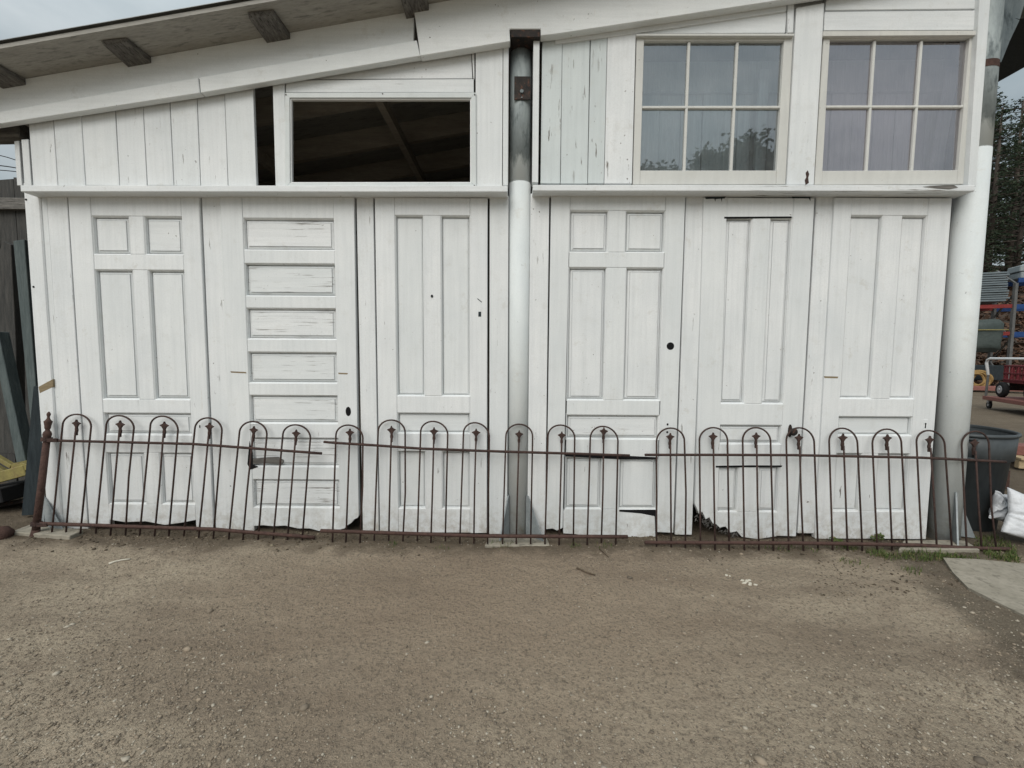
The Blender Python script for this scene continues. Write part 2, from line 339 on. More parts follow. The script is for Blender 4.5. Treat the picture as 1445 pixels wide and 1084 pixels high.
def ground_mat():
    m = mat('gravelly_dirt', (.2, .18, .15), .95, 0, .15); t = m.node_tree; b = t.nodes['Principled BSDF']
    p = tpos(t)
    big = tnoise(t, tmap(t, p, (.55, 1.7, 1), (0, 0, math.radians(-18))), 1.1, 6, .62); mid = tnoise(t, p, 5, 5, .65); fine = tnoise(t, p, 75, 5, .75); grit = tnoise(t, p, 240, 3, .7)
    c = tmix(t, tramp(t, big, .40, .58), (.425, .357, .268), (.272, .221, .165))
    # bare browner earth in the middle of the yard
    sx = N(t, 'ShaderNodeSeparateXYZ'); t.links.new(p, sx.inputs[0])
    e = tmath(t, 'ADD', tmath(t, 'POWER', tmath(t, 'DIVIDE', tmath(t, 'ADD', sx.outputs[0], .15), 1.15), 2.0),
              tmath(t, 'POWER', tmath(t, 'DIVIDE', tmath(t, 'ADD', sx.outputs[1], .75), .62), 2.0))
    e = tmath(t, 'ADD', e, tramp(t, mid, .2, .8, -.5, .5))
    c = tmix(t, tramp(t, e, 0, 2.0, .7, 0), c, (.295, .226, .162))
    # damp dark soil by slab and shed; at the shed it paints contact shadow too
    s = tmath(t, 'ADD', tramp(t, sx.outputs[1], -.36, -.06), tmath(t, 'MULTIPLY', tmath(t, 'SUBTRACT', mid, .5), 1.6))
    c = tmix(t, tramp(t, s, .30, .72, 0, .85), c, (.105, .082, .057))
    A_, B_ = G(1331, 787), G(1420, 856); dx_, dy_ = (B_ - A_).normalized()[:2]
    q = tmath(t, 'ADD', tmath(t, 'MULTIPLY', tmath(t, 'SUBTRACT', sx.outputs[0], A_.x), dy_), tmath(t, 'MULTIPLY', tmath(t, 'SUBTRACT', sx.outputs[1], A_.y), -dx_))
    q = tmath(t, 'ADD', tmath(t, 'ABSOLUTE', q), tramp(t, mid, .2, .8, -.12, .12))   # strip beside the slab edge
    soil = tmath(t, 'MULTIPLY', tramp(t, q, .16, .34, 1, 0), tramp(t, sx.outputs[1], .35, .15))
    c = tmix(t, tmath(t, 'MULTIPLY', soil, .7), c, (.075, .062, .045))
    c = tmix(t, tramp(t, fine, .50, .64, 0, .75), c, (.120, .102, .080))
    c = tmix(t, tramp(t, grit, .56, .72, 0, .5), c, (.42, .37, .29))
    c = tmix(t, tramp(t, mid, .52, .72, 0, .5), c, (.25, .198, .148))
    t.links.new(c, b.inputs['Base Color'])
    c = tmix(t, tramp(t, tnoise(t, p, 28, 4, .7), .56, .70, 0, .45), c, (.15, .120, .092))
    t.links.new(c, b.inputs['Base Color'])
    h = tmath(t, 'ADD', tmath(t, 'MULTIPLY', fine, 1.0), tmath(t, 'ADD', tmath(t, 'MULTIPLY', grit, .5), tmath(t, 'MULTIPLY', tnoise(t, p, 28, 4, .7), 1.6)))
    tbump(t, h, 1.0, .014, b)
    return m
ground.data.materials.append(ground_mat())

# concrete slab at the right edge of the yard
slab_px = [(1331, 787), (1380, 789), (1450, 796), (1560, 808), (1720, 990), (1560, 925), (1445, 868), (1402, 847), (1366, 829), (1345, 808)]
bm = BM(); zt = .006
top = [bm.verts.new((G(x, y, zt).x, G(x, y, zt).y, zt)) for x, y in slab_px]; bot = [bm.verts.new((v.co.x, v.co.y, -.08)) for v in top]
bm.faces.new(top); n = len(top)
for i in range(n): bm.faces.new((top[i], bot[i], bot[(i + 1) % n], top[(i + 1) % n]))
kind(link('pavement', bm, M['concrete']), 'structure')

# gravel: thousands of loose stones, one uncountable object
ico = bmesh.new(); bmesh.ops.create_icosphere(ico, subdivisions=1, radius=1)
IV = np.array([v.co[:] for v in ico.verts]); IF = np.array([[v.index for v in f.verts] for f in ico.faces]); ico.free()
def stones(name, P, R, m):
    n = len(P); ang = np.random.rand(n) * 2 * PI
    V = np.repeat(IV[None], n, 0) * (1 + .35 * (np.random.rand(n, len(IV), 1) - .5))
    V *= np.stack([R * np.random.uniform(.8, 1.5, n), R * np.random.uniform(.7, 1.1, n), R * np.random.uniform(.4, .75, n)], 1)[:, None, :]
    c, s = np.cos(ang)[:, None], np.sin(ang)[:, None]
    x, y = V[..., 0] * c - V[..., 1] * s, V[..., 0] * s + V[..., 1] * c
    V = np.stack([x, y, V[..., 2]], -1) + P[:, None, :]
    Fc = (IF[None] + (np.arange(n) * len(IV))[:, None, None]).reshape(-1, 3)
    me = bpy.data.meshes.new(name); me.from_pydata(V.reshape(-1, 3).tolist(), [], Fc.tolist()); me.update(); me.materials.append(m)
    for p in me.polygons: p.use_smooth = True
    o = bpy.data.objects.new(name, me); COL.objects.link(o); return o
P = []; R = []
while len(P) < 19000:
    px, py = random.uniform(-60, 1500), random.uniform(760, 1130)
    g = G(px, py)
    if g.y > -.03: continue
    q = mnoise.noise(Vector((g.x * 1.3, g.y * 1.3, 5))) + .6 * mnoise.noise(Vector((g.x * 4, g.y * 4, 9)))
    bare = math.exp(-(((g.x + .15) / 1.2) ** 2 + ((g.y + .75) / .6) ** 2))
    if random.random() > .62 + .6 * q - .55 * bare: continue
    r = random.choice((1, 1, 1, 1, 1.4, 1.4, 1.9)) * random.uniform(.0013, .0032)
    if random.random() < .010: r *= 2.6
    P.append((g.x, g.y, gz(g.x, g.y) + .0015)); R.append(r)
kind(stones('gravel', np.array(P), np.array(R), M['stone']), 'stuff')

# ------------------------------------------------------------------ the shed
SH = Vector((0, 0, 0))
shed = thing('white_shed', 'white shed front pieced together from old painted doors, boards and sash windows', 'shed', SH)
def part(name, bm, m, parent=shed, label=None, smooth=False):
    o = link(name, bm, m, parent, smooth)
    if label: o['label'] = label
    return o

# --- doors -------------------------------------------------------------
def door(label, out, rows, flat=False, margin=.020, yf=0.0, stile_l=None, stile_r=None, rail_b=None, holes=(), skip_rails=(), mats=None, bl=0, br=0):
    """out = (xl, xr, yt, yb, yref); rows = [(yt, yb, yref, (xl, xr[, xl2, xr2]))] in photo pixels"""
    md, mh = mats or (M['white_door'], M['white_doorh'])
    X0, X1, Z0, Z1 = rect(*out[:4], yf, out[4])
    rw = []
    for yt, yb, yr, xs in rows:
        xm = (xs[0] + xs[-1]) / 2
        rw.append((W(xm, yt, yf).z, W(xm, yb, yf).z, [W(x, yr, yf).x for x in xs]))
    SL = sum(r[2][0] for r in rw) / len(rw); SR = sum(r[2][-1] for r in rw) / len(rw)
    TH = .036; bm = BM()
    if stile_l: plate(bm, [(SL, Z1), (X0, Z1)] + px2(stile_l, yf), yf, TH, .0012)
    else: plate(bm, [(X0, Z0 + bl), (SL, Z0 + bl + jit(.004)), (SL, Z1), (X0, Z1)], yf, TH, .003)
    if stile_r: plate(bm, px2(stile_r, yf) + [(X1, Z1), (SR, Z1)], yf, TH, .0012)
    else: plate(bm, [(SR, Z0 + br + jit(.004)), (X1, Z0 + br), (X1, Z1), (SR, Z1)], yf, TH, .003)
    zc = Z1
    for i, (zt, zb, xs) in enumerate(rw):
        plate(bm, [(SL + .0005, zt), (SR - .0005, zt), (SR - .0005, zc), (SL + .0005, zc)], yf + .0012, TH - .003, .0028)
        if len(xs) == 4: plate(bm, [(xs[1], zb + .0005), (xs[2], zb + .0005), (xs[2], zt - .0005), (xs[1], zt - .0005)], yf + .0018, TH - .004, .0028)
        zc = zb
    if rail_b: plate(bm, [(SR - .0005, zc), (SL + .0005, zc)] + px2(rail_b, yf), yf + .0012, TH - .003, .0012)
    elif rail_b is None: plate(bm, [(SL + .0005, Z0), (SR - .0005, Z0), (SR - .0005, zc), (SL + .0005, zc)], yf + .0012, TH - .003, .003)
    d = part('door', bm, md, shed, label)
    for i, (zt, zb, xs) in enumerate(rw):
        prs = [(SL, xs[1], 0), (xs[2], SR, 1)] if len(xs) == 4 else [(SL, SR, 0)]
        for x0, x1, k in prs:
            if (i, k) in skip_rails: continue
            bm = BM(); e = .004; mg = min(margin, (x1 - x0) * .22, (zt - zb) * .3)
            # sticking: sloped moulding, then the raised field
            lv = [(-e, .0135), (.008, .0145), (.009, .019)] + ([(mg * .7, .0185), (mg * .75, .0165)] if flat else [(mg, .0125), (mg + .001, .0165), (mg + .0028, .0165), (mg + .0036, .0090)])
            lv = [(-e, .001), (.001, .006), (.0035, .0075), (.0070, .021), (.0078, .031), (.0102, .031), (.0110, .023)] + [(a + .002, b + .003) for a, b in lv[3:]]
            rings = []
            for ins, dp in lv: rings.append([bm.verts.new(c) for c in ((x0 + ins, yf + dp, zb + ins), (x1 - ins, yf + dp, zb + ins), (x1 - ins, yf + dp, zt - ins), (x0 + ins, yf + dp, zt - ins))])
            for a, b in zip(rings, rings[1:]):
                for q in range(4): bm.faces.new((a[q], a[(q + 1) % 4], b[(q + 1) % 4], b[q]))
            bm.faces.new(rings[-1])
            bk = [bm.verts.new((v.co.x, yf + .0345, v.co.z)) for v in rings[0]]
            for q in range(4): bm.faces.new((rings[0][q], bk[q], bk[(q + 1) % 4], rings[0][(q + 1) % 4]))
            bm.faces.new(bk[::-1])
            part('panel', bm, md if zt - zb > (x1 - x0) else mh, d)
    for nm, hx, hy, rx, rz in holes:
        c = W(hx, hy, yf); bm = BM(); disc_plate(bm, (c.x, c.z), rx, rz, yf - .0008, .006, 18); part(nm, bm, M['black'], d)
    return d
s = 1 / 235.0
d1 = door('weathered six panel door with a gap under its split bottom rail', (104.6, 286.8, 277, 745, 420),
     [(305, 359, 332, (128, 182, 203.6, 257)), (381, 564, 470, (140, 191, 213, 264)), (583, 614, 600, (146, 270)), (639, 712, 675, (152, 204, 226, 273))],
     rail_b=[(150, 733), (176, 737), (205, 736), (232, 741), (255, 738), (276, 734)], holes=[('keyhole', 282, 602, .004, .010)])
d2 = door('door of seven stacked level panels, flaking, with a broken panel', (320, 504, 278, 750, 530),
     [(308, 353, 330, (343.5, 473)), (372, 418, 395, (345.5, 474)), (435, 479, 457, (348, 474.5)), (497, 541, 519, (350, 475.5)),
      (558, 598, 578, (352, 477)), (618, 659, 640, (354, 478)), (677, 717, 697, (357, 479))],
     holes=[('knob_hole', 491.5, 580.7, .0165, .029)], mats=(M['white_door'], M['white_peel']),
     stile_r=[(480, 747), (486, 746), (491, 741), (496, 738), (500, 733), (504.5, 731), (506, 728)],
     rail_b=[(352, 743), (371, 741.5), (385, 743), (402, 742), (420, 746), (437, 746), (450, 749.5), (481, 748)])
d3 = door('door with two tall flat panels above and two short panels below', (531.7, 687.6, 279, 752, 470),
     [(304, 559, 430, (559.6, 598, 622.5, 664)), (583, 612, 598, (560, 663)), (637, 718, 680, (561, 600, 624, 663))], flat=True, holes=[('knob_hole', 609.5, 418, .007, .009)])
d4 = door('six panel door with round knob hole and a slipped bottom rail', (775, 959.5, 274, 756, 500),
     [(297, 356, 326, (802, 858.5, 883, 940)), (377.6, 565, 470, (802.7, 854.4, 882, 934)), (586, 620, 603, (799, 931.5)), (646, 719, 682, (799, 849.5, 874, 925))],
     holes=[('knob_hole', 946, 488.5, .023, .023), ('bolt_hole', 942, 599, .006, .007), ('bolt_hole', 941.5, 610, .006, .007)],
     stile_l=[(771, 747), (780, 746), (786, 749), (794, 745)], stile_r=[(927, 751), (950, 752)],
     rail_b=[(795, 721.5), (795, 753), (812, 754), (835, 758), (925, 759), (924, 729), (905, 725), (874, 722)], bl=.02)
d5 = door('narrow five panel door with black knob and a rotted bottom corner', (983.5, 1135.5, 279, 757, 540),
     [(307, 570, 450, (1019, 1056, 1081, 1113)), (600, 627, 612, (1012, 1105)), (659, 723, 690, (1010, 1042, 1070, 1097))],
     stile_l=[(981, 712), (987, 726), (991, 722), (996, 733), (1001, 730), (1006, 739), (1012, 740)],
     rail_b=[(1009, 738), (1016, 745), (1024, 743), (1031, 752), (1040, 750), (1047, 758), (1070, 761), (1096, 757)])
d6 = door('door with two tall flat panels and an old keyhole plate', (1166.5, 1328.5, 279, 761, 480),
     [(304, 563, 450, (1196, 1237.5, 1264, 1304)), (588, 615, 600, (1183.5, 1289)), (640, 722, 680, (1175, 1215, 1237.5, 1276))], flat=True)
# broken strip and hole in the seven panel door
bm = BM(); plate(bm, px2([(354, 648), (372, 646), (392, 645), (400, 650), (398, 655), (372, 654), (356, 655)], .004), .004, .008, 0); part('broken_strip', bm, M['weathered_h'], d2)
bm = BM(); plate(bm, px2([(352, 622), (356, 640), (356, 656), (364, 659), (353, 663), (349, 655)], -.001), -.001, .006, 0); part('crack_or_shade', bm, M['black'], d2)
for dd, pts in ((d4, [(798, 641), (876, 643), (928, 645.5), (928, 648), (875, 648.2), (798, 644.2)]), (d5, [(1022, 306), (1117, 305.5), (1117.5, 307.6), (1022, 308.6)]), (d5, [(1010, 657.5), (1060, 656.8), (1104, 657), (1103, 659.2), (1046, 659.6), (1010, 660)]),  # first strip paints the shadow under the overhanging rail in black
                (d4, [(874, 722), (905, 724.5), (925, 728), (925, 719.5), (874, 719.5)])):
    bm = BM(); plate(bm, px2(pts, -.0008), -.0008, .006, 0); part('crack_or_shade', bm, M['black'], dd)
# black knob with backplate
kb = W(1114.5, 608, 0); bm = BM()
disc_plate(bm, (kb.x, kb.z), .012, .040, -.004, .004, 18); lathe(bm, kb, [(.008, 0), (.008, .022), (.020, .028), (.024, .038), (.018, .048), (.004, .050)], 18, Vector((0, -1, 0)))
part('knob', bm, M['dark_steel'], d5)
kp = W(1305.5, 600, 0); bm = BM(); box(bm, kp.x - .013, kp.x + .013, -.0022, .001, kp.z - .034, kp.z + .034, .001); ko = part('keyhole_plate', bm, M['white_door'], d6)
bm = BM(); disc_plate(bm, (kp.x, kp.z + .008), .005, .006, -.0034, .002, 12); plate(bm, [(kp.x - .004, kp.z - .018), (kp.x + .003, kp.z - .018), (kp.x + .002, kp.z + .005), (kp.x - .002, kp.z + .005)], -.0036, .002, 0); part('keyhole', bm, M['black'], d6)
for dd, pts in ((d2, [(325, 524), (347, 525), (348, 527), (336, 526.5), (326, 526)]), (d2, [(477, 526), (491, 526.5), (490, 528.5), (478, 528)]), (d6, [(1163, 531), (1183, 531.5), (1182, 534), (1164, 533.5)])):
    bm = BM(); plate(bm, px2(pts, -.0006), -.0006, .004, 0); part('tan_stain', bm, M['tan_wood'], dd)
for dd, pts in ((d3, [(675, 440), (679, 440), (679, 447), (675, 447)]), (d3, [(674, 421), (680, 426), (679.5, 427), (673.5, 422)]), (d5, [(995, 278.5), (1024, 277.5), (1023, 280), (1019, 280.5), (1018.5, 285), (1017.5, 280.5), (1010, 281), (1009.5, 284.5), (1008, 280.5), (996, 281)]),
                (d5, [(1118, 277.5), (1144, 278), (1143.5, 284), (1141.5, 279.5), (1119, 279.5)])):
    bm = BM(); plate(bm, px2(pts, -.0008), -.0008, .004, 0); part('chip', bm, M['dark_wood'], dd)
# hanging splinters of the rotted corner
bm = BM()
for k in range(130):
    px, py = random.uniform(982, 1048), 0
    py = 727 + (px - 982) * .42 + jit(8)
    a = W(px, py, random.uniform(.004, .026)); q = Vector((jit(.018), jit(.006), -random.uniform(.0, .022)))
    tube(bm, [a, a + q * .5 + Vector((jit(.008), 0, jit(.008))), a + q], [.0032, .0024, .0008], 4)
part('splintered_wood', bm, M['weathered_h'], d5)

# --- battens between doors ------------------------------------------------
def upright(xl, xr, yt, yb, yref, y, th=.03, m='white_v', name='trim_board', label=None, poly=None):
    bm = BM()
    r = rect(xl, xr, yt, yb, y, yref); k = jit(.002)
    plate(bm, poly if poly else [(r[0] + k, r[2]), (r[1] + k, r[2]), (r[1] - k, r[3]), (r[0] - k, r[3])], y, th, .0025)
    return part(name, bm, M[m], shed, label)
upright(75, 103, 276, 748, 420, .004)
upright(290.4, 318.4, 276, 750, 420, .014)
upright(506.6, 529.8, 276, 752, 470, .016)
upright(690.8, 717, 276, 754, 470, .008)
upright(746.5, 772.4, 273, 755, 500, .008)
upright(961, 985.6, 274, 755, 500, .014)
upright(1137.6, 1163.0, 277, 753, 540, .016)
upright(64, 76, 274, 748, 420, .012)

# --- posts ---------------------------------------------------------------
def post(px, pyref, rad, y, zsplit, ztop, label):
    X = W(px, pyref, y).x
    bm = BM()
    if ztop: lathe(bm, (X, y, -.02), [(rad, 0), (rad, zsplit + .02)], 40)
    else: xa, xb = W(43.5, 420, .002).x, W(65.5, 420, .002).x; plate(bm, [(xa, -.02), (xb, -.02), (xb, zsplit), (xa, zsplit)], .002, .10, .006)
    p = part('post' if ztop else 'corner_board', bm, M['white_steel'] if ztop else M['white_v'], shed, label, bool(ztop))
    if ztop:
        bm = BM(); lathe(bm, (X, y, zsplit), [(rad - .0012, 0), (rad - .0012, ztop - zsplit)], 40); part('bare_upper_length', bm, part_painted('brushed_out_steel', zsplit + .13), p, None, True)
    return p, X
zs = W(735, 262, .07).z
p0, X0p = post(52, 420, .070, .075, W(30, 262, .05).z, None, 'broad white corner board with two bolt holes')
p1, X1p = post(732.5, 420, .067, .058, zs, W(735, 60, .05).z, 'round steel post, white below and bare grey above')
p2, X2p = post(1356, 420, .082, .050, W(1390, 215, .05).z, W(1405, -30, .05).z, 'round white corner post, bare dark steel at its top')
for hx, hy in ((37.5, 282), (48, 405)):
    c = W(hx, hy, .004); bm = BM(); lathe(bm, (c.x, .006, c.z), [(.006, 0), (.006, .006)], 12, Vector((0, -1, 0))); part('bolt_hole', bm, M['black'], p0)
bm = BM(); plate(bm, px2([(54, 546), (74.5, 535), (75, 546), (56, 555)], .001), .001, .018, .001); part('bare_wood_patch', bm, M['tan_wood'], shed)
def gusset(X, y0, sgn, wd, h, p, y1=-.11):
    """triangular fin welded to the post foot, running out along x"""
    bm = BM(); o = Vector((X, y0, 0))
    pts = [(0, 0), (sgn * wd, 0), (sgn * .012, h), (0, h)]
    plate(bm, [(X + a, b) for a, b in pts], y0, .008, .0015)
    return part('gusset', bm, M['galv'], p)
# fins flare forward and sideways
def fin(p, base, tip, outer, m='galv'):
    bm = BM(); b, t, o = Vector(base), Vector(tip), Vector(outer)
    nrm = (t - b).cross(o - b).normalized() * .004
    t2 = t + (o - b) * .10
    vs = [b + nrm, o + nrm, t2 + nrm, t + nrm, b - nrm, o - nrm, t2 - nrm, t - nrm]; v = [bm.verts.new(c) for c in vs]
    for q in ((0, 1, 2, 3), (7, 6, 5, 4), (0, 4, 5, 1), (1, 5, 6, 2), (2, 6, 7, 3), (3, 7, 4, 0)): bm.faces.new([v[i] for i in q])
    return part('gusset', bm, M[m], p)
hg = .26
fin(p1, (X1p - .055, .01, 0), (X1p - .055, .01, hg), W(704, 768, -.09)); fin(p1, (X1p + .055, .01, 0), (X1p + .055, .01, hg), W(768, 768, -.09))
fin(p2, (X2p - .02, -.03, 0), (X2p - .02, -.03, hg + .05), W(1352, 770, -.12)); fin(p2, (X2p + .078, .06, 0), (X2p + .078, .06, hg), (X2p + .18, .02, 0))
fin(p0, (X0p + .03, .01, 0), (X0p + .03, .01, hg), W(61, 752, -.03)); fin(p0, (X0p - .03, .01, 0), (X0p + .0, .01, hg), W(92, 754, -.06))

# middle post: bracket, slot lining and rusted header
bm = BM(); r = rect(725.7, 748.6, 108, 141, -.012); box(bm, r[0], r[1], -.014, -.006, r[2], r[3], .001)
br = part('bracket', bm, M['dark_steel'], p1)
bm = BM(); c = W(736.3, 129.5, -.014)
lathe(bm, (c.x, -.014, c.z), [(.012, 0), (.012, .006), (.010, .008)], 6, Vector((0, -1, 0))); lathe(bm, (c.x, -.014, c.z - .033), [(.005, 0), (.004, .004)], 8, Vector((0, -1, 0)))
part('bolt', bm, M['grey_steel'], p1)
bm = BM(); r = rect(721, 762, 41.5, 55, -.075); box(bm, r[0], r[1], -.088, .03, r[2], r[3], .002); part('steel_header', bm, M['dark_steel'], shed, 'rusty steel header over the post slot')
bm = BM(); a = W(736, 55, 0); b = W(736, 110, 0); tube(bm, [a, b], .003, 6); part('rod', bm, M['rust'], p1)

# --- ledges --------------------------------------------------------------
def ledge(xl, xr, yt, yb, m='white_h'):
    bm = BM(); yf = -.085
    a, b = W(xl, (yt + yb) / 2, yf).x, W(xr, (yt + yb) / 2, yf).x
    n = 26; t = W((xl + xr) / 2, yt, yf).z; q = W((xl + xr) / 2, yb, yf).z
    tl = W(xl, yt, yf).z; tr = W(xr, yt + .5, yf).z; hh = t - q
    plate(bm, [(a, tl - hh), (b, tr - hh), (b, tr), (a, tl)], yf, .118, .003)
    return part('ledge', bm, M[m], shed)
ledge(28.5, 716.5, 261.5, 270.5); ledge(752, 1376, 260.8, 269.5, 'white_peel')
# splintered right ledge end
bm = BM(); plate(bm, px2([(1303, 263.5), (1318, 262), (1346, 261), (1352, 264.5), (1340, 267), (1322, 265.8)], -.0875), -.0875, .004, 0); part('peeled_paint', bm, M['weathered_h'], shed)

# --- upper left cladding ---------------------------------------------------
YU = -.035
def up_board(x0, x1, yref, top, bot=262, m='white_v', y=YU, name='cladding_board', th=.022):
    """top = two photo points of the (sloping) top edge line"""
    (ax, ay), (bx, by) = top; bm = BM(); y = y + jit(.003)
    A, B = W(ax, ay, y), W(bx, by, y); m_ = (B.z - A.z) / (B.x - A.x)
    X0, X1 = W(x0, yref, y).x, W(x1, yref, y).x; Z0 = W((x0 + x1) / 2, bot, y).z + jit(.002)
    k = jit(.0018)
    plate(bm, [(X0, Z0), (X1, Z0), (X1 + k, A.z + m_ * (X1 - A.x)), (X0 + k, A.z + m_ * (X0 - A.x))], y, th, .002)
    return part(name, bm, M[m], shed)
xs = [43, 78.4, 117.7, 166, 205, 243, 281, 320, 360.5]
gap = [.3, .3, .9, .5, .9, .5, .5, .4]
for i in range(8): up_board(xs[i] + gap[i] * .6, xs[i + 1] - .5, 211, ((40, 168), (357, 115)))
up_board(32, 42, 230, ((30, 197), (45, 196)), y=-.02); up_board(21.5, 28.5, 230, ((20, 199), (30, 198)), y=.01, th=.04)
up_board(386.5, 403, 190, ((384, 114), (403, 112)), y=-.040)
bm = BM(); plate(bm, px2([(403.3, 113.3), (668.5, 111.5), (668.5, 130.5), (403.3, 130.5)], -.038), -.038, .022, .002); part('cladding_board', bm, M['white_h'], shed)
bm = BM(); plate(bm, px2([(406, 112), (666.5, 110.6), (664.5, 66), (660, 66.7)], -.030), -.030, .02, .0015); part('cladding_board', bm, M['white_h'], shed, 'tapering wedge board under the sloping trim')
bm = BM(); plate(bm, px2([(665.5, 70), (669.3, 70), (669.5, 111), (668, 111)], -.034), -.034, .02, .001); part('cladding_board', bm, M['white_v'], shed)
up_board(671, 709, 160, ((665, 64), (720, 56)), bot=263, y=-.040); up_board(710, 717.5, 160, ((700, 58), (722, 55)), bot=262, y=-.044, th=.06)
# storm frame round the open transom
tr = thing
bm = BM(); yf = -.052
o = px2([(402, 131), (671.5, 130.5), (672, 265.5), (402, 266)], yf); i1 = px2([(408.5, 138), (664.8, 138), (664.8, 257.6), (409.2, 257.8)], yf)
for k in range(4):
    a, b, c, d = o[k], o[(k + 1) % 4], i1[(k + 1) % 4], i1[k]; plate(bm, [a, b, c, d], yf, .03, .0018)
fr = part('transom_frame', bm, M['white_steel'], shed, 'thin white metal frame round the open transom')
bm = BM(); i2 = [(p[0] + (.006 if k in (0, 3) else -.006), p[1] + (-.006 if k < 2 else .006)) for k, p in enumerate(i1)]
for k in range(4): plate(bm, [i1[k], i1[(k + 1) % 4], i2[(k + 1) % 4], i2[k]], yf + .008, .02, .001)
part('bead', bm, M['white_tube'], fr)
bm = BM()
for sx, sy in ((403.5, 134), (540, 132.5), (670, 134), (404.5, 263.5), (548, 264), (669.5, 262)):
    c = W(sx, sy, yf); disc_plate(bm, (c.x, c.z), .0038, .0038, yf - .002, .003, 8)
part('screw', bm, M['dark_steel'], fr)

# --- upper right cladding --------------------------------------------------
xs = [763.3, 792, 831, 854.5, 894.5]; mm = ['white_blue', 'white_blue', 'white_blue', 'white_v']
for i in range(4): up_board(xs[i] + .4, xs[i + 1] - .4, 166, ((784, 62.5), (897, 47.5)) if i else ((763, 51), (783, 50)), bot=259, m=mm[i], y=-.034)
up_board(752, 760.5, 160, ((750, 57), (762, 57)), bot=258, y=-.062, th=.07, name='trim_board')
bm = BM(); plate(bm, px2([(783.5, 50), (783.5, 62), (897, 47), (1110, 15.5), (1110, -12), (980, 10)], -.042), -.042, .012, .0015); part('filler_board', bm, M['white_h'], shed)
bm = BM(); plate(bm, px2([(900, 47.5), (1108, 46.5), (1110, 17), (1085, 20)], -.032), -.032, .02, .0015); part('cladding_board', bm, M['white_h'], shed)
bm = BM(); plate(bm, px2([(1111.5, 4), (1121, 2), (1119.5, 46), (1111.5, 46.5)], -.040), -.040, .02, .0015); part('trim_block', bm, M['white_v'], shed)
bm = BM(); plate(bm, px2([(1110.5, 261), (1148.5, 261), (1163.5, 4), (1124, 11)], -.040), -.040, .03, .002); part('trim_board', bm, M['white_v'], shed, 'wide board between the two sash windows with a rotted spot')
bm = BM(); plate(bm, px2([(1137, 244), (1140, 240.5), (1142, 246), (1140.5, 251), (1141.5, 258), (1137, 261), (1135.8, 254), (1138, 250)], -.0415), -.0415, .003, 0); part('rotted_spot', bm, M['rust'], shed)
bm = BM(); plate(bm, px2([(1164, 16.5), (1384.5, 14.5), (1384.5, 42.5), (1163, 43)], -.036), -.036, .02, .002); part('cladding_board', bm, M['white_h'], shed)
bm = BM(); plate(bm, px2([(1168, -20), (1385, -30), (1385, 12.5), (1165, 14.5)], -.034), -.034, .02, .002); part('cladding_board', bm, M['white_h'], shed)
bm = BM(); plate(bm, px2([(1366.5, 263), (1377.5, 263), (1402.5, -60), (1386.5, -60)], -.060), -.060, .10, .002); part('corner_board', bm, M['white_v'], shed)
bm = BM(); plate(bm, px2([(1361, 263), (1366, 263), (1386, -50), (1381, -50)], -.008), -.008, .03, .001); part('trim_board', bm, M['dark_wood'], shed)

# --- sash windows ------------------------------------------------------------
def sash(label, outer, inner, vx, hy, gm, gm_mix=None, y=-.030):
    """outer/inner: quads tl,tr,br,bl; vx: two muntins ((top px),(bottom px)); hy: muntin row at left and right"""
    o = px2(outer, y); i = px2(inner, y); bm = BM()
    # stiles full height, rails between
    plate(bm, [o[0], i[0] if False else (i[0][0], o[0][1]), (i[3][0], o[3][1]), o[3]], y, .034, .0025)
    plate(bm, [(i[1][0], o[1][1]), o[1], o[2], (i[2][0], o[2][1])], y, .034, .0025)
    plate(bm, [(i[0][0], o[0][1]), (i[1][0], o[1][1]), i[1], i[0]], y + .0012, .032, .0025)
    plate(bm, [i[3], i[2], (i[2][0], o[2][1]), (i[3][0], o[3][1])], y + .0012, .032, .0025)
    w_ = part('window', bm, M['sash'], shed, label)
    hw = .0075
    T = [W(a[0], a[1], y).x for a, b in vx]; B = [W(b[0], b[1], y).x for a, b in vx]
    zl, zr = W(inner[0][0], hy[0], y).z, W(inner[1][0], hy[1], y).z
    bm = BM()
    for t, b in zip(T, B):
        plate(bm, [(b - hw, i[3][1]), (b + hw, i[3][1]), (t + hw, i[0][1]), (t - hw, i[0][1])], y + .006, .024, .003)
    part('muntin', bm, M['sash'], w_)
    bm = BM(); plate(bm, [(i[0][0], zl - hw), (i[1][0], zr - hw), (i[1][0], zr + hw), (i[0][0], zl + hw)], y + .0052, .024, .003); part('muntin', bm, M['sash'], w_)
    xsT = [i[0][0]] + T + [i[1][0]]; xsB = [i[3][0]] + B + [i[2][0]]
    for r_ in range(2):
        for c in range(3):
            bm = BM(); f = lambda k, up: (xsT[k] if up else xsB[k])
            zt = i[0][1] if r_ == 0 else (zl + zr) / 2; zb = (zl + zr) / 2 if r_ == 0 else i[3][1]
            dy = jit(.0012)
            mid = [(xsT[k] + xsB[k]) / 2 for k in (c, c + 1)]
            a = (xsT[c], xsT[c + 1]) if r_ == 0 else mid; b = mid if r_ == 0 else (xsB[c], xsB[c + 1])
            yy = y + .020
            bm.faces.new([bm.verts.new(q) for q in ((b[0], yy + dy, zb), (b[1], yy - dy, zb), (a[1], yy, zt), (a[0], yy + dy, zt))])
            pn = part('pane', bm, gm, w_)
            if pn.data.polygons[0].normal.y > 0: pn.data.flip_normals()
    return w_
bm = BM(); plate(bm, px2([(764, 56), (764, 40), (1096, -12), (1385, -70), (1385, 42), (898, 46)], -.006), -.006, .01, 0); part('gable_backing', bm, M['white_h'], shed)
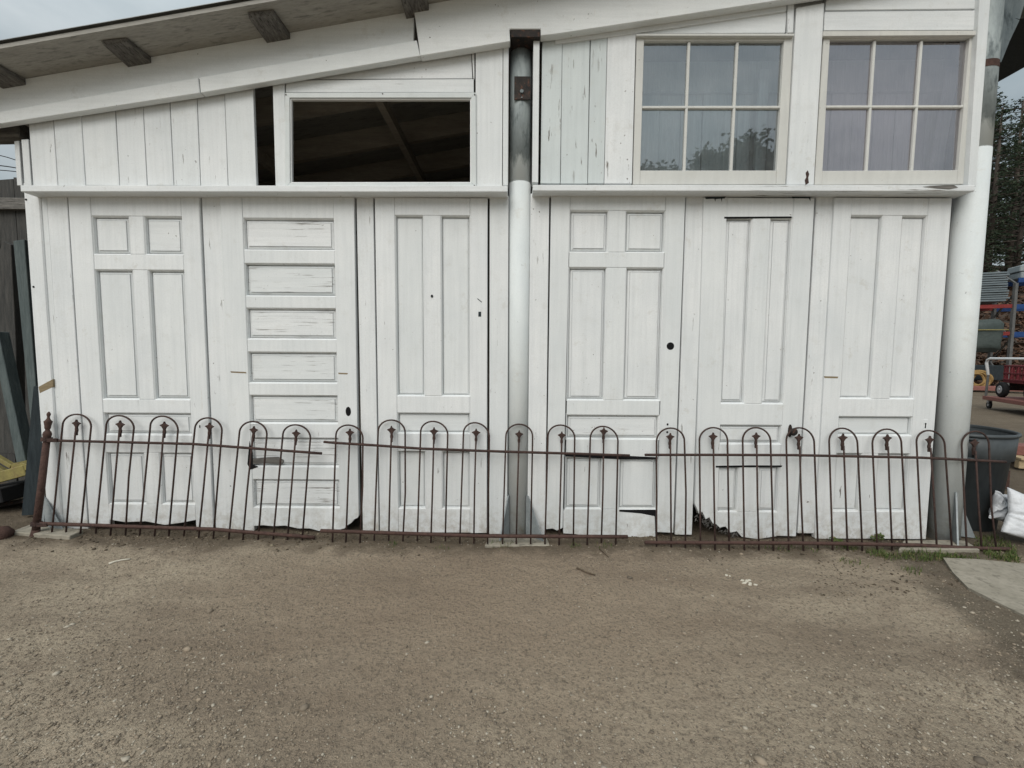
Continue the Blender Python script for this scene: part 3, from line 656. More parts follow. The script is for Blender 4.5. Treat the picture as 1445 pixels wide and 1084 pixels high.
win1 = sash('sash window of six clear panes, trees mirrored in it', [(898.5, 50.5), (1119.5, 51), (1108.5, 260.5), (893, 260.5)], [(909, 57.5), (1106.8, 57.5), (1096.3, 240.5), (903.7, 240.5)],
            [((973.5, 57), (966.5, 240)), ((1042, 57), (1033, 240))], (150.5, 150.3), M['glass'])
win2 = sash('sash window of six lilac tinted panes', [(1162.5, 51.5), (1382, 50), (1365, 260), (1149.5, 261)], [(1171.5, 55.5), (1369, 53.5), (1352.5, 240), (1161, 241)],
            [((1236.5, 55), (1224.5, 240)), ((1303, 55), (1289, 240))], (149.8, 149.5), M['glass_lilac'])
bm = BM(); plate(bm, px2([(898, 47.5), (1121, 47.5), (1121, 50.5), (898, 50.5)], -.05), -.05, .04, .001); part('drip_cap', bm, M['sash'], win1)
bm = BM(); plate(bm, px2([(1162, 44), (1384.5, 43.3), (1384.5, 49.5), (1162, 51)], -.048), -.048, .04, .001); part('drip_cap', bm, M['sash'], win2)

# --- fascia, trim, roof -------------------------------------------------------
YF = -.062
bm = BM(); plate(bm, px2([(-70, 182), (583.5, 70), (584, 15.5), (-70, 129.5)], YF), YF, .03, .002); part('fascia', bm, M['white_fascia'], shed)
YT = -.088
bm = BM(); plate(bm, px2([(-70, 185.5), (282, 131.5), (279.5, 109.3), (-70, 169.5)], YT), YT, .04, .003); part('sloping_trim', bm, M['white_fascia'], shed)
bm = BM(); plate(bm, px2([(283.2, 131.3), (593, 79), (588, 56.5), (280.8, 109.1)], YT), YT, .04, .003); part('sloping_trim', bm, M['white_fascia'], shed)
bm = BM(); plate(bm, px2([(593, 79), (720, 58.5), (719, 41), (763, 41), (763, 50.5), (782, 48.5), (1105, 0), (1420, -48), (1420, -140), (583.5, 9)], -.092), -.092, .05, .003)
part('fascia', bm, M['white_fascia'], shed, 'broad white fascia board over the windows')
A, B = W(0, 117.5, YF), W(582, 16.5, YF); ms = (B.z - A.z) / (B.x - A.x)
rz = lambda x: A.z + ms * (x - A.x)
dF = D + YF; YR = dF / 1.096 - D
RX0, RX1, RY1 = -3.3, 5.05, 3.4
bm = BM(); e1 = .004
def slope_slab(bm, x0, x1, y0, y1, t0, t1):
    v = [bm.verts.new((x, y, rz(x) + t)) for t in (t0, t1) for y in (y0, y1) for x in (x0, x1)]
    for q in ((0, 1, 3, 2), (4, 6, 7, 5), (0, 4, 5, 1), (2, 3, 7, 6), (0, 2, 6, 4), (1, 5, 7, 3)): bm.faces.new([v[i] for i in q])
slope_slab(bm, RX0, RX1, YR + .012, RY1, .002, .022)
roof = part('roof', bm, M['soffit'], shed)
bm = BM(); slope_slab(bm, 2.93, RX1 - .01, YR + .02, RY1 - .02, -.02, .001); part('canopy_shade_sheet', bm, M['dark_wood'], roof)  # dark sheet added so the roof extension's underside reads as shaded
# corrugated sheet on top
bm = BM(); nn = 300; prev = None
for k in range(nn + 1):
    y = YR + (RY1 - YR) * k / nn; h = .034 + .008 * math.sin(k * 2 * PI / 6)
    cur = [bm.verts.new((x, y, rz(x) + h)) for x in (RX0, RX1)] + [bm.verts.new((x, y, rz(x) + h - .003)) for x in (RX1, RX0)]
    if prev:
        for q in range(4): bm.faces.new((prev[q], prev[(q + 1) % 4], cur[(q + 1) % 4], cur[q]))
    else: bm.faces.new(cur)
    prev = cur
bm.faces.new(prev[::-1]); part('metal_sheeting', bm, M['roof_metal'], roof)
# purlin ends sticking out under the roof
for px, py, ln in ((197, 83, .145), (393, 49, .16), (590, 14.5, .14), (20, 114, .13)):
    c = W(px, py, YF); bm = BM()
    x0, x1 = c.x - .066, c.x + .066
    vv = []
    for (y, t) in ((YF - .001, -.034), (YF - ln, -.022 + jit(.006)), (YF - ln - .010, -.004), (YF - .001, -.0)):
        vv.append([bm.verts.new((x, y + (jit(.006) if y < YF - .05 else 0), rz(x) + t)) for x in (x0, x1)])
    for q in range(4): bm.faces.new((vv[q][0], vv[q][1], vv[(q + 1) % 4][1], vv[(q + 1) % 4][0]))
    bm.faces.new([v[0] for v in vv]); bm.faces.new([v[1] for v in vv][::-1])
    part('purlin_end', bm, M['lookout'], roof)
# weathered eave beam at the low end
bm = BM(); bar(bm, W(-90, 190, .06), W(39.5, 188, .06), .10, .085, .006); part('eave_beam', bm, M['weathered_h'], shed)
# interior: rafters, back and side walls, boards behind the windows
for y in (.42, .98, 1.56, 2.2):
    bm = BM(); v0 = [(RX0 + .3, rz(RX0 + .3) - .001), (3.1, rz(3.1) - .001)]
    plate(bm, [(v0[0][0], v0[0][1] - .16), (v0[1][0], v0[1][1] - .16), v0[1], v0[0]], y, .045, 0); part('rafter', bm, M['inside'], shed)
for x in (-1.95, -.9, .5):
    bm = BM(); box(bm, x, x + .05, .05, 3.2, rz(x) - .24, rz(x) - .165, 0); part('purlin', bm, M['inside'], shed)
Xl = X0p - .0; Xr = 2.90
bm = BM(); plate(bm, [(Xl, -.05), (Xr, -.05), (Xr, rz(Xr) - .002), (Xl, rz(Xl) - .002)], 3.2, .03, 0); part('back_wall', bm, M['inside'], shed)
bm = BM(); plate(bm, [(Xl - .012, -.05), (Xl + .012, -.05), (Xl + .012, 1.9), (Xl - .012, 1.9)], .16, 1.74, 0); part('side_wall', bm, M['weathered'], shed)  # stops short of the back: unseen opening added to let daylight inside
for x, za, zb_, ya in ((Xl, 1.9, None, .16), (2.85, 1.95, None, .13), (2.76, -.05, 1.97, .12)):
    zb_ = zb_ or rz(x) - .003
    bm = BM(); plate(bm, [(x - .012, za), (x + .012, za), (x + .012, zb_), (x - .012, zb_)], ya, 3.19 - ya, 0); part('side_wall', bm, M['weathered'], shed)
# board lining close behind the two windows
yb = .30
z0, z1, z2 = W(1000, 262, yb).z - .25, W(1000, 131, yb).z, W(1000, 86, yb).z
bm = BM(); x = W(840, 200, yb).x; k = 0
while x < 2.83:
    wd = random.choice((.09, .11, .14)); box(bm, x, x + wd - .003, yb + jit(.006), yb + .03, z0, z1 + .03, .003); x += wd
part('lining_boards', bm, M['inside_white'], shed)
bm = BM(); plate(bm, px2([(845, 131), (1395, 128), (1395, 83), (845, 88)], yb - .03), yb - .03, .025, .003); part('lining_header', bm, M['inside_white'], shed)
bm = BM(); plate(bm, px2([(845, 88), (1395, 83), (1395, -40), (845, -40)], yb + .05), yb + .05, .02, 0); part('lining_top', bm, M['treated'], shed)
bm = BM(); a = W(1078, 100, .2); b = W(1070, 250, .2); bar(bm, a, b, .03, .06, .002); part('brace', bm, M['inside_white'], shed)
bm = BM(); a = W(1345, 95, .2); b = W(1318, 250, .2); bar(bm, a, b, .03, .06, .002); part('brace', bm, M['inside_white'], shed)
bm = BM(); zz = W(1400, 100, .05).z; lathe(bm, (X2p, .05, zz - .022), [(.0822, 0), (.0822, .04)], 40, cap=False); part('rust_band', bm, M['rust_red'], p2, None, True)
# steel knee brace and beam carrying the roof beyond the right post
bm = BM(); plate(bm, px2([(1398, -12), (1440, -12), (1430, 26), (1416, 56), (1403, 86), (1396, 84)], .05), .045, .012, .001); part('knee_brace', bm, M['grey_steel'], p2)
bm = BM(); a = [(1441, -12), (1430, 26), (1416, 56), (1404, 86)]
for q, t in zip(a, a[1:]): bar(bm, W(*q, .05), W(*t, .05), .07, .008, 0, Vector((0, 1, 0)))
part('flange', bm, M['grey_steel'], p2)
bm = BM(); bar(bm, W(1405, 8, .12), W(1560, 0, .12), .10, .10, .004); part('roof_beam', bm, M['grey_steel'], shed)

# concrete pads at the post feet
def pad(name, pts, z0, z1, label):
    bm = BM(); t = [bm.verts.new((x, y, z1)) for x, y in pts]; b = [bm.verts.new((x, y, z0)) for x, y in pts]; n = len(pts)
    fs = [bm.faces.new(t), bm.faces.new(b[::-1])] + [bm.faces.new((t[i], b[i], b[(i + 1) % n], t[(i + 1) % n])) for i in range(n)]
    bmesh.ops.recalc_face_normals(bm, faces=fs); bmesh.ops.bevel(bm, geom=list(bm.edges), offset=.004, segments=1, affect='EDGES')
    return tag(link(name, bm, M['concrete']), label, 'concrete pad')
g2 = lambda px, py, z: G(px, py, z)[:2]
pad('concrete_pad', [g2(14, 751, .05), g2(47, 739, .05), g2(118, 748, .05), g2(98, 757, .05)], -.03, .052, 'pale concrete pad under the rusty fence post at the left corner')
pad('concrete_pad', [g2(684, 769, .01), g2(690, 757, .01), g2(772, 758, .01), g2(776, 769, .01)], -.05, .008, 'low broken concrete footing under the middle steel post')
pad('concrete_pad', [g2(1268, 775, .012), g2(1275, 763, .012), g2(1330, 762, .012), g2(1362, 763, .012), g2(1383, 776, .012)], -.05, .014, 'tan concrete footing under the right corner post beside the grass')

# ------------------------------------------------------------------ iron fence panels leaning on the shed
FS = 1
SPEAR = [(0, 0), (.9, -1.2), (1.15, -2.6), (1.7, -3.6), (6.2, -5.6), (5.6, -6.6), (3.6, -7.7), (1.9, -10.4), (1.35, -12), (1.9, -14.5), (2.0, -17), (1.15, -19), (.95, -24)]
def fence_panel(label, hoops, top, bottom, yb, pyb, yt=-.028, pyt=596, post=None):
    Yf = lambda py: yt + (yb - yt) * (py - pyt) / (pyb - pyt)
    P3 = lambda p, d=0.0: W(p[0], p[1], Yf(p[1]) + d)
    f = thing('iron_fence_panel', label, 'fence panel', (P3(bottom[len(bottom) // 2]).x, yb, 0))
    bm = BM()
    def rail(pts, hw, hh):
        q = [P3(p) for p in pts]
        # smooth resample
        qq = [q[0]]
        for a, b in zip(q, q[1:]):
            for k in range(1, 5): qq.append(a.lerp(b, k / 4))
        tube(bm, qq, hh, 8)
    rail(top, .006, .0080); part('rail', bm, M['rust'], f, None, True); bm = BM(); rail(bottom, .010, .0108); part('rail', bm, M['rust_red'], f, None, True)
    for h in hoops:
        lb, ls, ap, rs, rb, pb, tip = h[:7]; mid_r = h[7] if len(h) > 7 else None
        c = ((ls[0] + rs[0]) / 2, (ls[1] + rs[1]) / 2); pts = [lb]
        pts += [(lb[0] + (ls[0] - lb[0]) * k, lb[1] + (ls[1] - lb[1]) * k) for k in (.35, .7)]
        for k in range(17):
            t = PI * k / 16; pts.append((c[0] + (ls[0] - c[0]) * math.cos(t) + (ap[0] - c[0]) * math.sin(t), c[1] + (ls[1] - c[1]) * math.cos(t) + (ap[1] - c[1]) * math.sin(t)))
        if mid_r: pts.append(mid_r)
        pts.append(rb)
        bm = BM(); tube(bm, [P3(p) for p in pts], .0051, 8); part('hoop', bm, M['rust'], f, None, True)
        nk = (tip[0] + (pb[0] - tip[0]) * .105 + jit(.25), tip[1] + (pb[1] - tip[1]) * .105)
        bm = BM(); tube(bm, [P3(nk), P3(((nk[0] + pb[0]) / 2 + jit(.8), (nk[1] + pb[1]) / 2)), P3(pb)], .0051, 8)
        pk = part('picket', bm, M['rust'], f, None, True)
        ex = Vector((nk[0] - tip[0], nk[1] - tip[1])); ex.normalize()       # downwards along the picket
        sc = 1.0 + jit(.04); pr = []
        for a, b in SPEAR: pr.append((a * sc, -b * sc))
        loop = [(-a, b) for a, b in pr[::-1]][:-1] + pr
        v = [(lambda q: (q.x, q.z))(P3((tip[0] + ex.x * b + ex.y * a, tip[1] + ex.y * b - ex.x * a))) for a, b in loop]
        ya = Yf(tip[1]); bm = BM(); plate(bm, v, ya - .007, .013, .0022); part('spear_point', bm, M['rust'], pk)
    return f, P3
H1 = [((73.2, 752), (88.3, 601), (108.6, 584.8), (128.6, 602), (113.4, 753), (93, 753), (107.9, 591.8)),
      ((135, 753), (149.8, 602.4), (168.6, 586.6), (189, 604), (177, 756), (155.7, 756), (169.7, 593), (181.7, 673)),
      ((197, 756), (212, 603), (231, 587.5), (251.2, 607), (238, 757), (218, 757), (232, 594.5)),
      ((259.4, 757), (274.9, 606), (294.2, 589.8), (313.2, 608), (301, 760), (280.3, 759), (295.8, 596)),
      ((322.7, 761), (337.8, 611.7), (357.2, 595), (376.6, 613), (364, 764.5), (342.7, 762), (358.5, 601)),
      ((385, 766), (399, 615.5), (417.8, 599.6), (438, 617.5), (426, 767), (405.2, 767), (418.2, 605.8))]
f1, P31 = fence_panel('rusty hooped iron fence panel with a finial post, leftmost and tilted downward', H1,
    [(64, 619.5), (85, 622), (240, 625.8), (271, 626.6), (312.6, 629.5), (454, 640)], [(48, 738.5), (150, 742), (240, 745), (298, 746.7), (444, 758.5)], -.105, 762, pyt=590)
# its heavier cast post
bm = BM(); tube(bm, [P31((49.5, 757)), P31((58, 690)), P31((66, 621))], [.019, .018, .0165], 14)
fp = part('post', bm, M['rust_red'], f1, None, True)
bm = BM(); a = P31((66, 621)); b = P31((69, 581)); ax = (b - a)
lathe(bm, a, [(t_r, t_h * ax.length) for t_r, t_h in ((.019, -.02), (.019, .03), (.015, .06), (.019, .12), (.021, .20), (.018, .28), (.011, .33), (.010, .37), (.014, .41), (.015, .50), (.018, .60), (.020, .66), (.014, .69), (.008, .75), (.006, .82), (.010, .89), (.008, .95), (.002, 1.0))], 16, ax)
part('finial', bm, M['rust_red'], fp, None, True)
bm = BM(); c = P31((49.5, 757)); ax2 = (P31((58, 690)) - c)
lathe(bm, c - ax2.normalized() * .03, [(.034, 0), (.026, .02), (.022, .05), (.019, .07)], 14, ax2); part('foot', bm, M['rust_red'], fp, None, True)
for q in ((66, 620), (51.5, 739)):
    bm = BM(); c = P31(q); lathe(bm, c - ax2.normalized() * .011, [(.026, 0), (.026, .022)], 14, ax2); bar(bm, c + Vector((.015, -.012, -.004)), c + Vector((.075, -.008, -.004)), .012, .022, .002); part('collar', bm, M['rust'], fp)
H2 = [((469, 768.6), (474, 615.5), (492.3, 600), (512, 617.5), (507.8, 768.6), (488, 767.6), (493.7, 604.5), (511.7, 686)),
      ((528, 763), (533.6, 608.8), (553, 592.9), (571.7, 610.7), (568.4, 764), (548.5, 763), (552.3, 600.6), (571.9, 696)),
      ((588.8, 764), (593.6, 610.7), (611.8, 594.8), (631.8, 612.6), (628.3, 764), (608, 766), (612.4, 602.5)),
      ((648.8, 767), (654, 612.6), (671.5, 596.7), (690.6, 615.9), (688, 769), (668.6, 767), (671.9, 604.5)),
      ((709, 769), (713.9, 615.9), (732.6, 598.8), (751.6, 615.9), (748.7, 771.8), (728.4, 769), (732.8, 607)),
      ((768.9, 770), (773.3, 616), (791.7, 600), (811, 617.8), (809, 771), (788.8, 771), (792.9, 608.5)),
      ((828.5, 771), (833, 618.8), (852.3, 601.9), (872, 622.6), (868.8, 773), (848.5, 766), (852.3, 602.8))]
f2, _p = fence_panel('rusty hooped iron fence panel of seven hoops leaning across the middle post', H2,
    [(457, 623.7), (472, 625), (531, 628.7), (591, 633), (680, 636.4), (712, 637.5), (800, 640), (888.6, 643)], [(452.6, 749), (560, 752.5), (680, 756.5), (885.7, 757.5)], -.125, 768)
H3 = [((926.5, 778.6), (926.5, 622.6), (946.4, 604.2), (965.8, 622.6), (967, 778.6), (947.2, 778.6), (946, 610.6), (968, 696)),
      ((988.5, 778.6), (987, 621.7), (1006.9, 603.6), (1026.6, 622.6), (1029, 778.6), (1009.2, 778.6), (1006.5, 610)),
      ((1050.5, 778.6), (1048, 621.7), (1066.9, 603.6), (1087.3, 622.6), (1091.5, 778.6), (1071, 778.6), (1067.3, 610)),
      ((1113, 778.6), (1109.6, 624), (1127.7, 603.8), (1148.9, 624), (1154.4, 776), (1133.8, 779), (1127.7, 612)),
      ((1175, 778), (1170, 624), (1189, 604.4), (1210, 626), (1217, 778), (1196, 777), (1189.7, 611.6)),
      ((1238, 779), (1231, 626), (1251.8, 605.7), (1272, 627), (1280, 778), (1259, 777), (1252.4, 612.5)),
      ((1301, 779), (1293.3, 624), (1312.3, 607.8), (1333.2, 627.8), (1343.7, 780), (1322.4, 780), (1312.3, 614.8)),
      ((1364.6, 782), (1357, 628), (1376.2, 608.8), (1395.6, 627.8), (1406.8, 783), (1386, 785), (1375.6, 619), (1399, 716))]
f3, _p = fence_panel('rusty hooped iron fence panel of eight hoops, rightmost, reaching past the grey bin', H3,
    [(910, 642), (1010, 642), (1120, 642.4), (1200, 644), (1300, 646), (1353, 648.5), (1419, 651.8)], [(910, 765.6), (1010, 766), (1120, 766.3), (1200, 767.5), (1300, 769.5), (1357, 773), (1425, 774.8)], -.150, 778)

# ------------------------------------------------------------------ left background
zf = lambda px, py, y: W(px, py, y).z
wf = thing('wooden_fence', 'tall weathered grey board fence behind the shed at the left edge', 'fence', (-5, .95, 0))
bm = BM(); x = -7.4; topz = zf(14, 253, .95)
while x < -3.25:
    wd = random.uniform(.10, .15); plate(bm, [(x, -.02), (x + wd - .006, -.02), (x + wd - .006, topz + jit(.02)), (x, topz + jit(.02))], .95 + jit(.008), .02, .002); x += wd
part('boards', bm, M['weathered'], wf)
for z in (.35, 1.15, topz - .25):
    bm = BM(); box(bm, -7.4, -3.25, .905, .938, z, z + .09, .003); part('rail', bm, M['weathered_h'], wf)
bm = BM(); plate(bm, px2([(-2, 356), (4, 340), (15, 345), (22, 480), (26, 640), (-2, 640)], .72), .72, .06, .003); tag(link('timber_plank', bm, M['weathered']), 'wide weathered grey plank with a knot propped on the board fence', 'plank')
bm = BM(); plate(bm, px2([(18, 340), (34, 338), (58, 640), (47, 640)], .40), .40, .07, .003); tag(link('timber_post', bm, M['treated']), 'bluish grey timber post standing just behind the shed corner', 'timber')
bm = BM(); plate(bm, px2([(-14, 470), (-3, 468), (37, 655), (24, 658)], .38), .38, .07, .003); tag(link('timber_post', bm, M['treated']), 'bluish grey timber leaning steeply over the yellow steel frame', 'timber')
bm = BM(); plate(bm, px2([(47, 545), (56, 545), (63, 610), (47, 727), (30, 728)], .16), .16, .03, .002); tag(link('dark_board', bm, M['dark_wood']), 'near black board leaning between rusty fence post and yellow frame', 'board')
yl = thing('yellow_lift_frame', 'yellow steel lifting frame with lugs resting on a black block by the fence', 'equipment', (W(5, 700, .35).x, .35, 0))
bm = BM(); bar(bm, W(-60, 690, .33), W(42, 662, .33), .07, .075, .004); part('beam', bm, M['yellow'], yl)
bm = BM(); bar(bm, W(-30, 630, .35), W(18, 658, .35), .03, .03, .002); part('arm', bm, M['yellow'], yl)
bm = BM(); bar(bm, W(-40, 640, .42), W(12, 668, .42), .03, .03, .002); part('arm', bm, M['yellow'], yl)
bm = BM(); plate(bm, px2([(14, 664), (16, 655), (22, 653), (26, 655), (30, 653), (36, 655), (43, 660), (43, 664)], .30), .30, .10, .002); part('lug', bm, M['yellow'], yl)
bm = BM(); bar(bm, W(-60, 706, .36), W(37, 690, .36), .30, .10, .006); part('block', bm, M['rubber'], yl)
bm = BM(); bar(bm, W(-60, 726, .34), W(36, 706, .34), .03, .025, .002); part('skid', bm, M['dark_steel'], yl)
bm = BM(); c = G(-6, 757, .05); lathe(bm, c + Vector((-.06, 0, 0)), [(.03, 0), (.052, .01), (.052, .09), (.04, .10), (.036, .115)], 20, Vector((1, .25, 0))); tag(link('rusty_pipe_end', bm, M['rust_red'], None, True), 'rusty round pipe end lying on the ground at the left edge', 'pipe')
bm = BM()
tube(bm, [W(-200, 210, 8), W(10, 235, 8), W(60, 243, 8)], .012, 6); tag(link('overhead_wire', bm, M['rubber']), 'upper thin black overhead wire crossing the sky at left', 'wire')
bm = BM(); tube(bm, [W(-200, 225, 8.2), W(10, 241, 8.2), W(60, 246, 8.2)], .010, 6); tag(link('overhead_wire', bm, M['rubber']), 'middle thin black overhead wire crossing the sky at left', 'wire')
bm = BM(); tube(bm, [W(-200, 170, 7.6), W(10, 222, 8.2), W(60, 238, 8.6)], .010, 6); tag(link('overhead_wire', bm, M['rubber']), 'steepest thin black overhead wire at left, crossing the others', 'wire')

# ------------------------------------------------------------------ grey bin and white sacks
bc = G(1384, 737); bc.z = -.005
bc = Vector((3.11, .36, -.01))
tb = thing('trash_bin', 'round slate grey plastic trash bin behind the right corner post', 'bin', bc)
bm = BM(); hb = .60
lathe(bm, bc, [(.228, 0), (.236, .006), (.272, .475), (.280, .477), (.290, .481), (.298, .645), (.290, .645), (.280, .50), (.26, .47), (.222, .02), (.0001, .02)], 48, cap=False)
part('body', bm, M['bin'], tb, None, True)
bm = BM(); lathe(bm, bc, [(.292, .637), (.306, .639), (.309, .647), (.306, .657), (.296, .660), (.288, .655), (.288, .640)], 48, cap=False); part('rim', bm, M['bin'], tb, None, True)
bm = BM(); ang = math.atan2(-D - bc.y, 0 - bc.x) + .10
cdir = Vector((math.cos(ang), math.sin(ang), 0)); sdir = Vector((-math.sin(ang), math.cos(ang), 0)); hc = bc + cdir * .292 + Vector((0, 0, .565))
for sx in (-1, 1): obox(bm, hc + sdir * (.075 * sx), cdir, sdir, Vector((0, 0, 1)), .035, .012, .13, .003)
obox(bm, hc + Vector((0, 0, .062)), cdir, sdir, Vector((0, 0, 1)), .04, .16, .014, .003)
obox(bm, hc + Vector((0, 0, -.064)), cdir, sdir, Vector((0, 0, 1)), .032, .16, .012, .003)
part('handle', bm, M['bin'], tb)
def pillow(c, eu, ev, en, su, sv, th, seed, n=40):
    bm = BM(); rows = []
    for side in (1, -1):
        g = []
        for j in range(n + 1):
            r = []
            for i in range(n + 1):
                u, v = i / n * 2 - 1, j / n * 2 - 1
                f = max(0, (1 - abs(u) ** 3.2)) ** .55 * max(0, (1 - abs(v) ** 3.2)) ** .55
                pin = 1 - .10 * (1 - u * u) * 0 - .08 * (1 - abs(v)) * abs(u) - .08 * (1 - abs(u)) * abs(v)
                p = Vector(c) + eu * (u * su * pin) + ev * (v * sv * pin) + en * (side * f * th)
                w_ = -.035 * max(0, 1 - abs(u + v * .9 - .15) * 7) - .02 * max(0, 1 - abs(u * .5 - v + .35) * 9) + mnoise.noise(Vector((u * 2 + seed, v * 2, side))) * .014 + abs(mnoise.noise(Vector((u * 2 + seed, v * 1.2 + u, side + 4)))) * .014 + mnoise.noise(Vector((u * 9 + seed, v * 9, side))) * .004
                p += en * (side * w_ * min(1, f * 2)) + ev * (.012 * mnoise.noise(Vector((u * 3, v * 3, seed))))
                r.append(bm.verts.new(p))
            g.append(r)
        for j in range(n):
            for i in range(n):
                q = (g[j][i], g[j][i + 1], g[j + 1][i + 1], g[j + 1][i]); bm.faces.new(q if side > 0 else q[::-1])
    bmesh.ops.remove_doubles(bm, verts=bm.verts, dist=.002)
    return bm
a = W(1421, 688, .0); b = W(1412, 749, -.07)
ev = (a - b).normalized(); eu = Vector((.82, -.25, -.36)); eu = (eu - ev * eu.dot(ev)).normalized(); en = eu.cross(ev)
sk = pillow((a + b) / 2 + eu * .30, eu, ev, en, .30, (a - b).length / 2, .045, 1.3)
tag(link('white_sack', sk, M['sack'], None, True), 'large crumpled white plastic sack slumped against the grey bin', 'sack')
a = W(1426, 700, .06); b = W(1417, 738, .02); ev = (a - b).normalized(); eu = Vector((-.9, .1, -.35)); eu = (eu - ev * eu.dot(ev)).normalized(); en = eu.cross(ev)
sk = pillow((a + b) / 2 + eu * .015, eu, ev, en, .065, (a - b).length / 2, .04, 5.1)
tag(link('white_sack', sk, M['sack'], None, True), 'small white sack corner poking out between bin and larger sack', 'sack')

# ------------------------------------------------------------------ grass, weeds, twigs
def blades(pts, hmin, hmax, wd):
    V = []
    for x, y, z in pts:
        h = random.uniform(hmin, hmax); a = random.uniform(0, 2 * PI); ln = random.uniform(.1, .9) * h
        d = Vector((math.cos(a), math.sin(a), 0)); s_ = Vector((-d.y, d.x, 0)) * wd * random.uniform(.6, 1.2)
        p = Vector((x, y, z)); m1 = p + d * ln * .3 + Vector((0, 0, h * .6)); m2 = p + d * ln + Vector((0, 0, h * random.uniform(.75, 1)))
        V.append([p - s_, p + s_, m1 + s_ * .8, m1 - s_ * .8]); V.append([m1 - s_ * .8, m1 + s_ * .8, m2 + s_ * .1, m2 - s_ * .1])
    return np.array([[list(c) for c in q] for q in V])
pts = []
def scatter(poly, n, dens=0.0):
    k = 0
    while k < n:
        px, py = random.uniform(min(p[0] for p in poly), max(p[0] for p in poly)), random.uniform(min(p[1] for p in poly), max(p[1] for p in poly))
        ins = False; j = len(poly) - 1
        for i in range(len(poly)):
            if (poly[i][1] > py) != (poly[j][1] > py) and px < (poly[j][0] - poly[i][0]) * (py - poly[i][1]) / (poly[j][1] - poly[i][1]) + poly[i][0]: ins = not ins
            j = i
        if not ins: continue
        g = G(px, py)
        if mnoise.noise(Vector((g.x * 6, g.y * 6, 2))) < dens: 
            k += .02; continue
        pts.append((g.x, g.y, gz(g.x, g.y) - .003)); k += 1
scatter([(1372, 758), (1405, 756), (1432, 772), (1440, 792), (1400, 789), (1375, 772)], 800, -.25)
scatter([(1180, 768), (1300, 776), (1345, 782), (1440, 786), (1440, 796), (1340, 789), (1300, 792), (1220, 782)], 1100, -.15)
scatter([(1060, 768), (1180, 764), (1330, 795), (1290, 815), (1150, 785)], 200, .1)
scatter([(530, 766), (900, 768), (900, 776), (530, 774)], 130, .1)
scatter([(690, 760), (780, 760), (780, 770), (690, 770)], 40)
kind(quads_mesh('grass', blades(pts, .008, .042, .0019), M['grass']), 'stuff')
M['clod'] = leafmat('damp_soil_clods', (.05, .038, .026), (.12, .095, .066), (.20, .17, .12))
P = []; R = []
while len(P) < 1500:
    x, y = random.uniform(-2.9, 2.95), -abs(random.gauss(0, .11)) + .01
    if mnoise.noise(Vector((x * 1.7, y * 2, 11))) < random.uniform(-.5, .35): continue
    r = random.choice((1, 1, 1.5, 2.2)) * random.uniform(.002, .0048); P.append((x, y, gz(x, y) + r * .2)); R.append(r)
for k in range(500):
    g = G(random.uniform(1150, 1440), random.uniform(772, 840))
    if (g.x - G(1331, 787).x) * .72 - (g.y - G(1331, 787).y) * -.69 > .02: continue
    r = random.uniform(.002, .007); P.append((g.x, g.y, gz(g.x, g.y) + r * .2)); R.append(r)
kind(stones('soil_clods', np.array(P), np.array(R), M['clod']), 'stuff')
def weed(px, py, h, n, label):
    g = W(px, py, -.012); z = gz(g.x, -.02); V = []
    w_ = thing('weed', label, 'weed', (g.x, -.02, z))
    bm = BM()
    for k in range(n):
        a = random.uniform(0, 2 * PI); r = random.uniform(.01, .045); hh = h * random.uniform(.4, 1)
        tip = Vector((math.cos(a) * r, -abs(math.sin(a)) * r * .8, hh)); tube(bm, [Vector((0, 0, 0)), tip * .6 + Vector((0, 0, .005)), tip], .0012, 4)
        for q in range(3):
            c = tip + Vector((jit(.008), jit(.008), jit(.008))); d = Vector((jit(1), jit(1), jit(.5))).normalized() * .011; s_ = d.orthogonal().normalized() * .006
            V.append([list(c - d), list(c + s_), list(c + d), list(c - s_)])
    o = link('stem', bm, M['grass'], None); o.parent = w_
    quads_mesh('leaves', np.array(V), M['grass'], w_)
weed(1232, 758, .055, 16, 'small leafy green weed growing at the foot of the rightmost door')
weed(1176, 760, .03, 9, 'low green weed sprouting beside the narrow board left of the rightmost door')
def twig(pts, r, label, m='twig'):
    bm = BM(); q = [G(*p, .006) for p in pts]; q = [Vector((c.x, c.y, gz(c.x, c.y) + .006)) for c in q]
    tube(bm, q, [r, r * .8] + [r * .6] * (len(q) - 2), 6); tag(link('twig', bm, M[m], None, True), label, 'twig')
twig([(814, 803), (826, 808), (840, 812)], .006, 'short thick brown twig lying level on the dirt near the seven hooped fence')
twig([(846, 776), (852, 781), (859, 787)], .0035, 'thin brown twig slanting down just in front of the fence')
twig([(918, 745), (930, 752), (937, 757)], .006, 'brown stick poking out under the six panel door with round knob hole')
M['pale'] = rough_mat('pale_dried_paint', (.62, .59, .50), (.52, .48, .40), 40, .9, .3, .002)
def spot(name, px, py, rx, ry, n, label):
    g = G(px, py); bm = BM()
    for k in range(n):
        cx, cy = g.x + jit(rx), g.y + jit(ry); r = random.uniform(.003, .010); m_ = 9
        z = gz(cx, cy) + .0055
        ring = [bm.verts.new((cx + math.cos(2 * PI * i / m_) * r * random.uniform(.5, 1.3), cy + math.sin(2 * PI * i / m_) * r * random.uniform(.4, .9), z)) for i in range(m_)]
        lo = [bm.verts.new((v.co.x, v.co.y, z - .012)) for v in ring]
        bm.faces.new(ring)
        for i in range(m_): bm.faces.new((ring[i], lo[i], lo[(i + 1) % m_], ring[(i + 1) % m_]))
    tag(link(name, bm, M['pale']), label, 'paint splash')
spot('paint_splash', 1055, 821, .03, .025, 11, 'cream splash of dried paint on the gravel below the narrow door')
spot('paint_splash', 1030, 811, .02, .008, 4, 'few pale paint flecks on the gravel left of the cream splash')
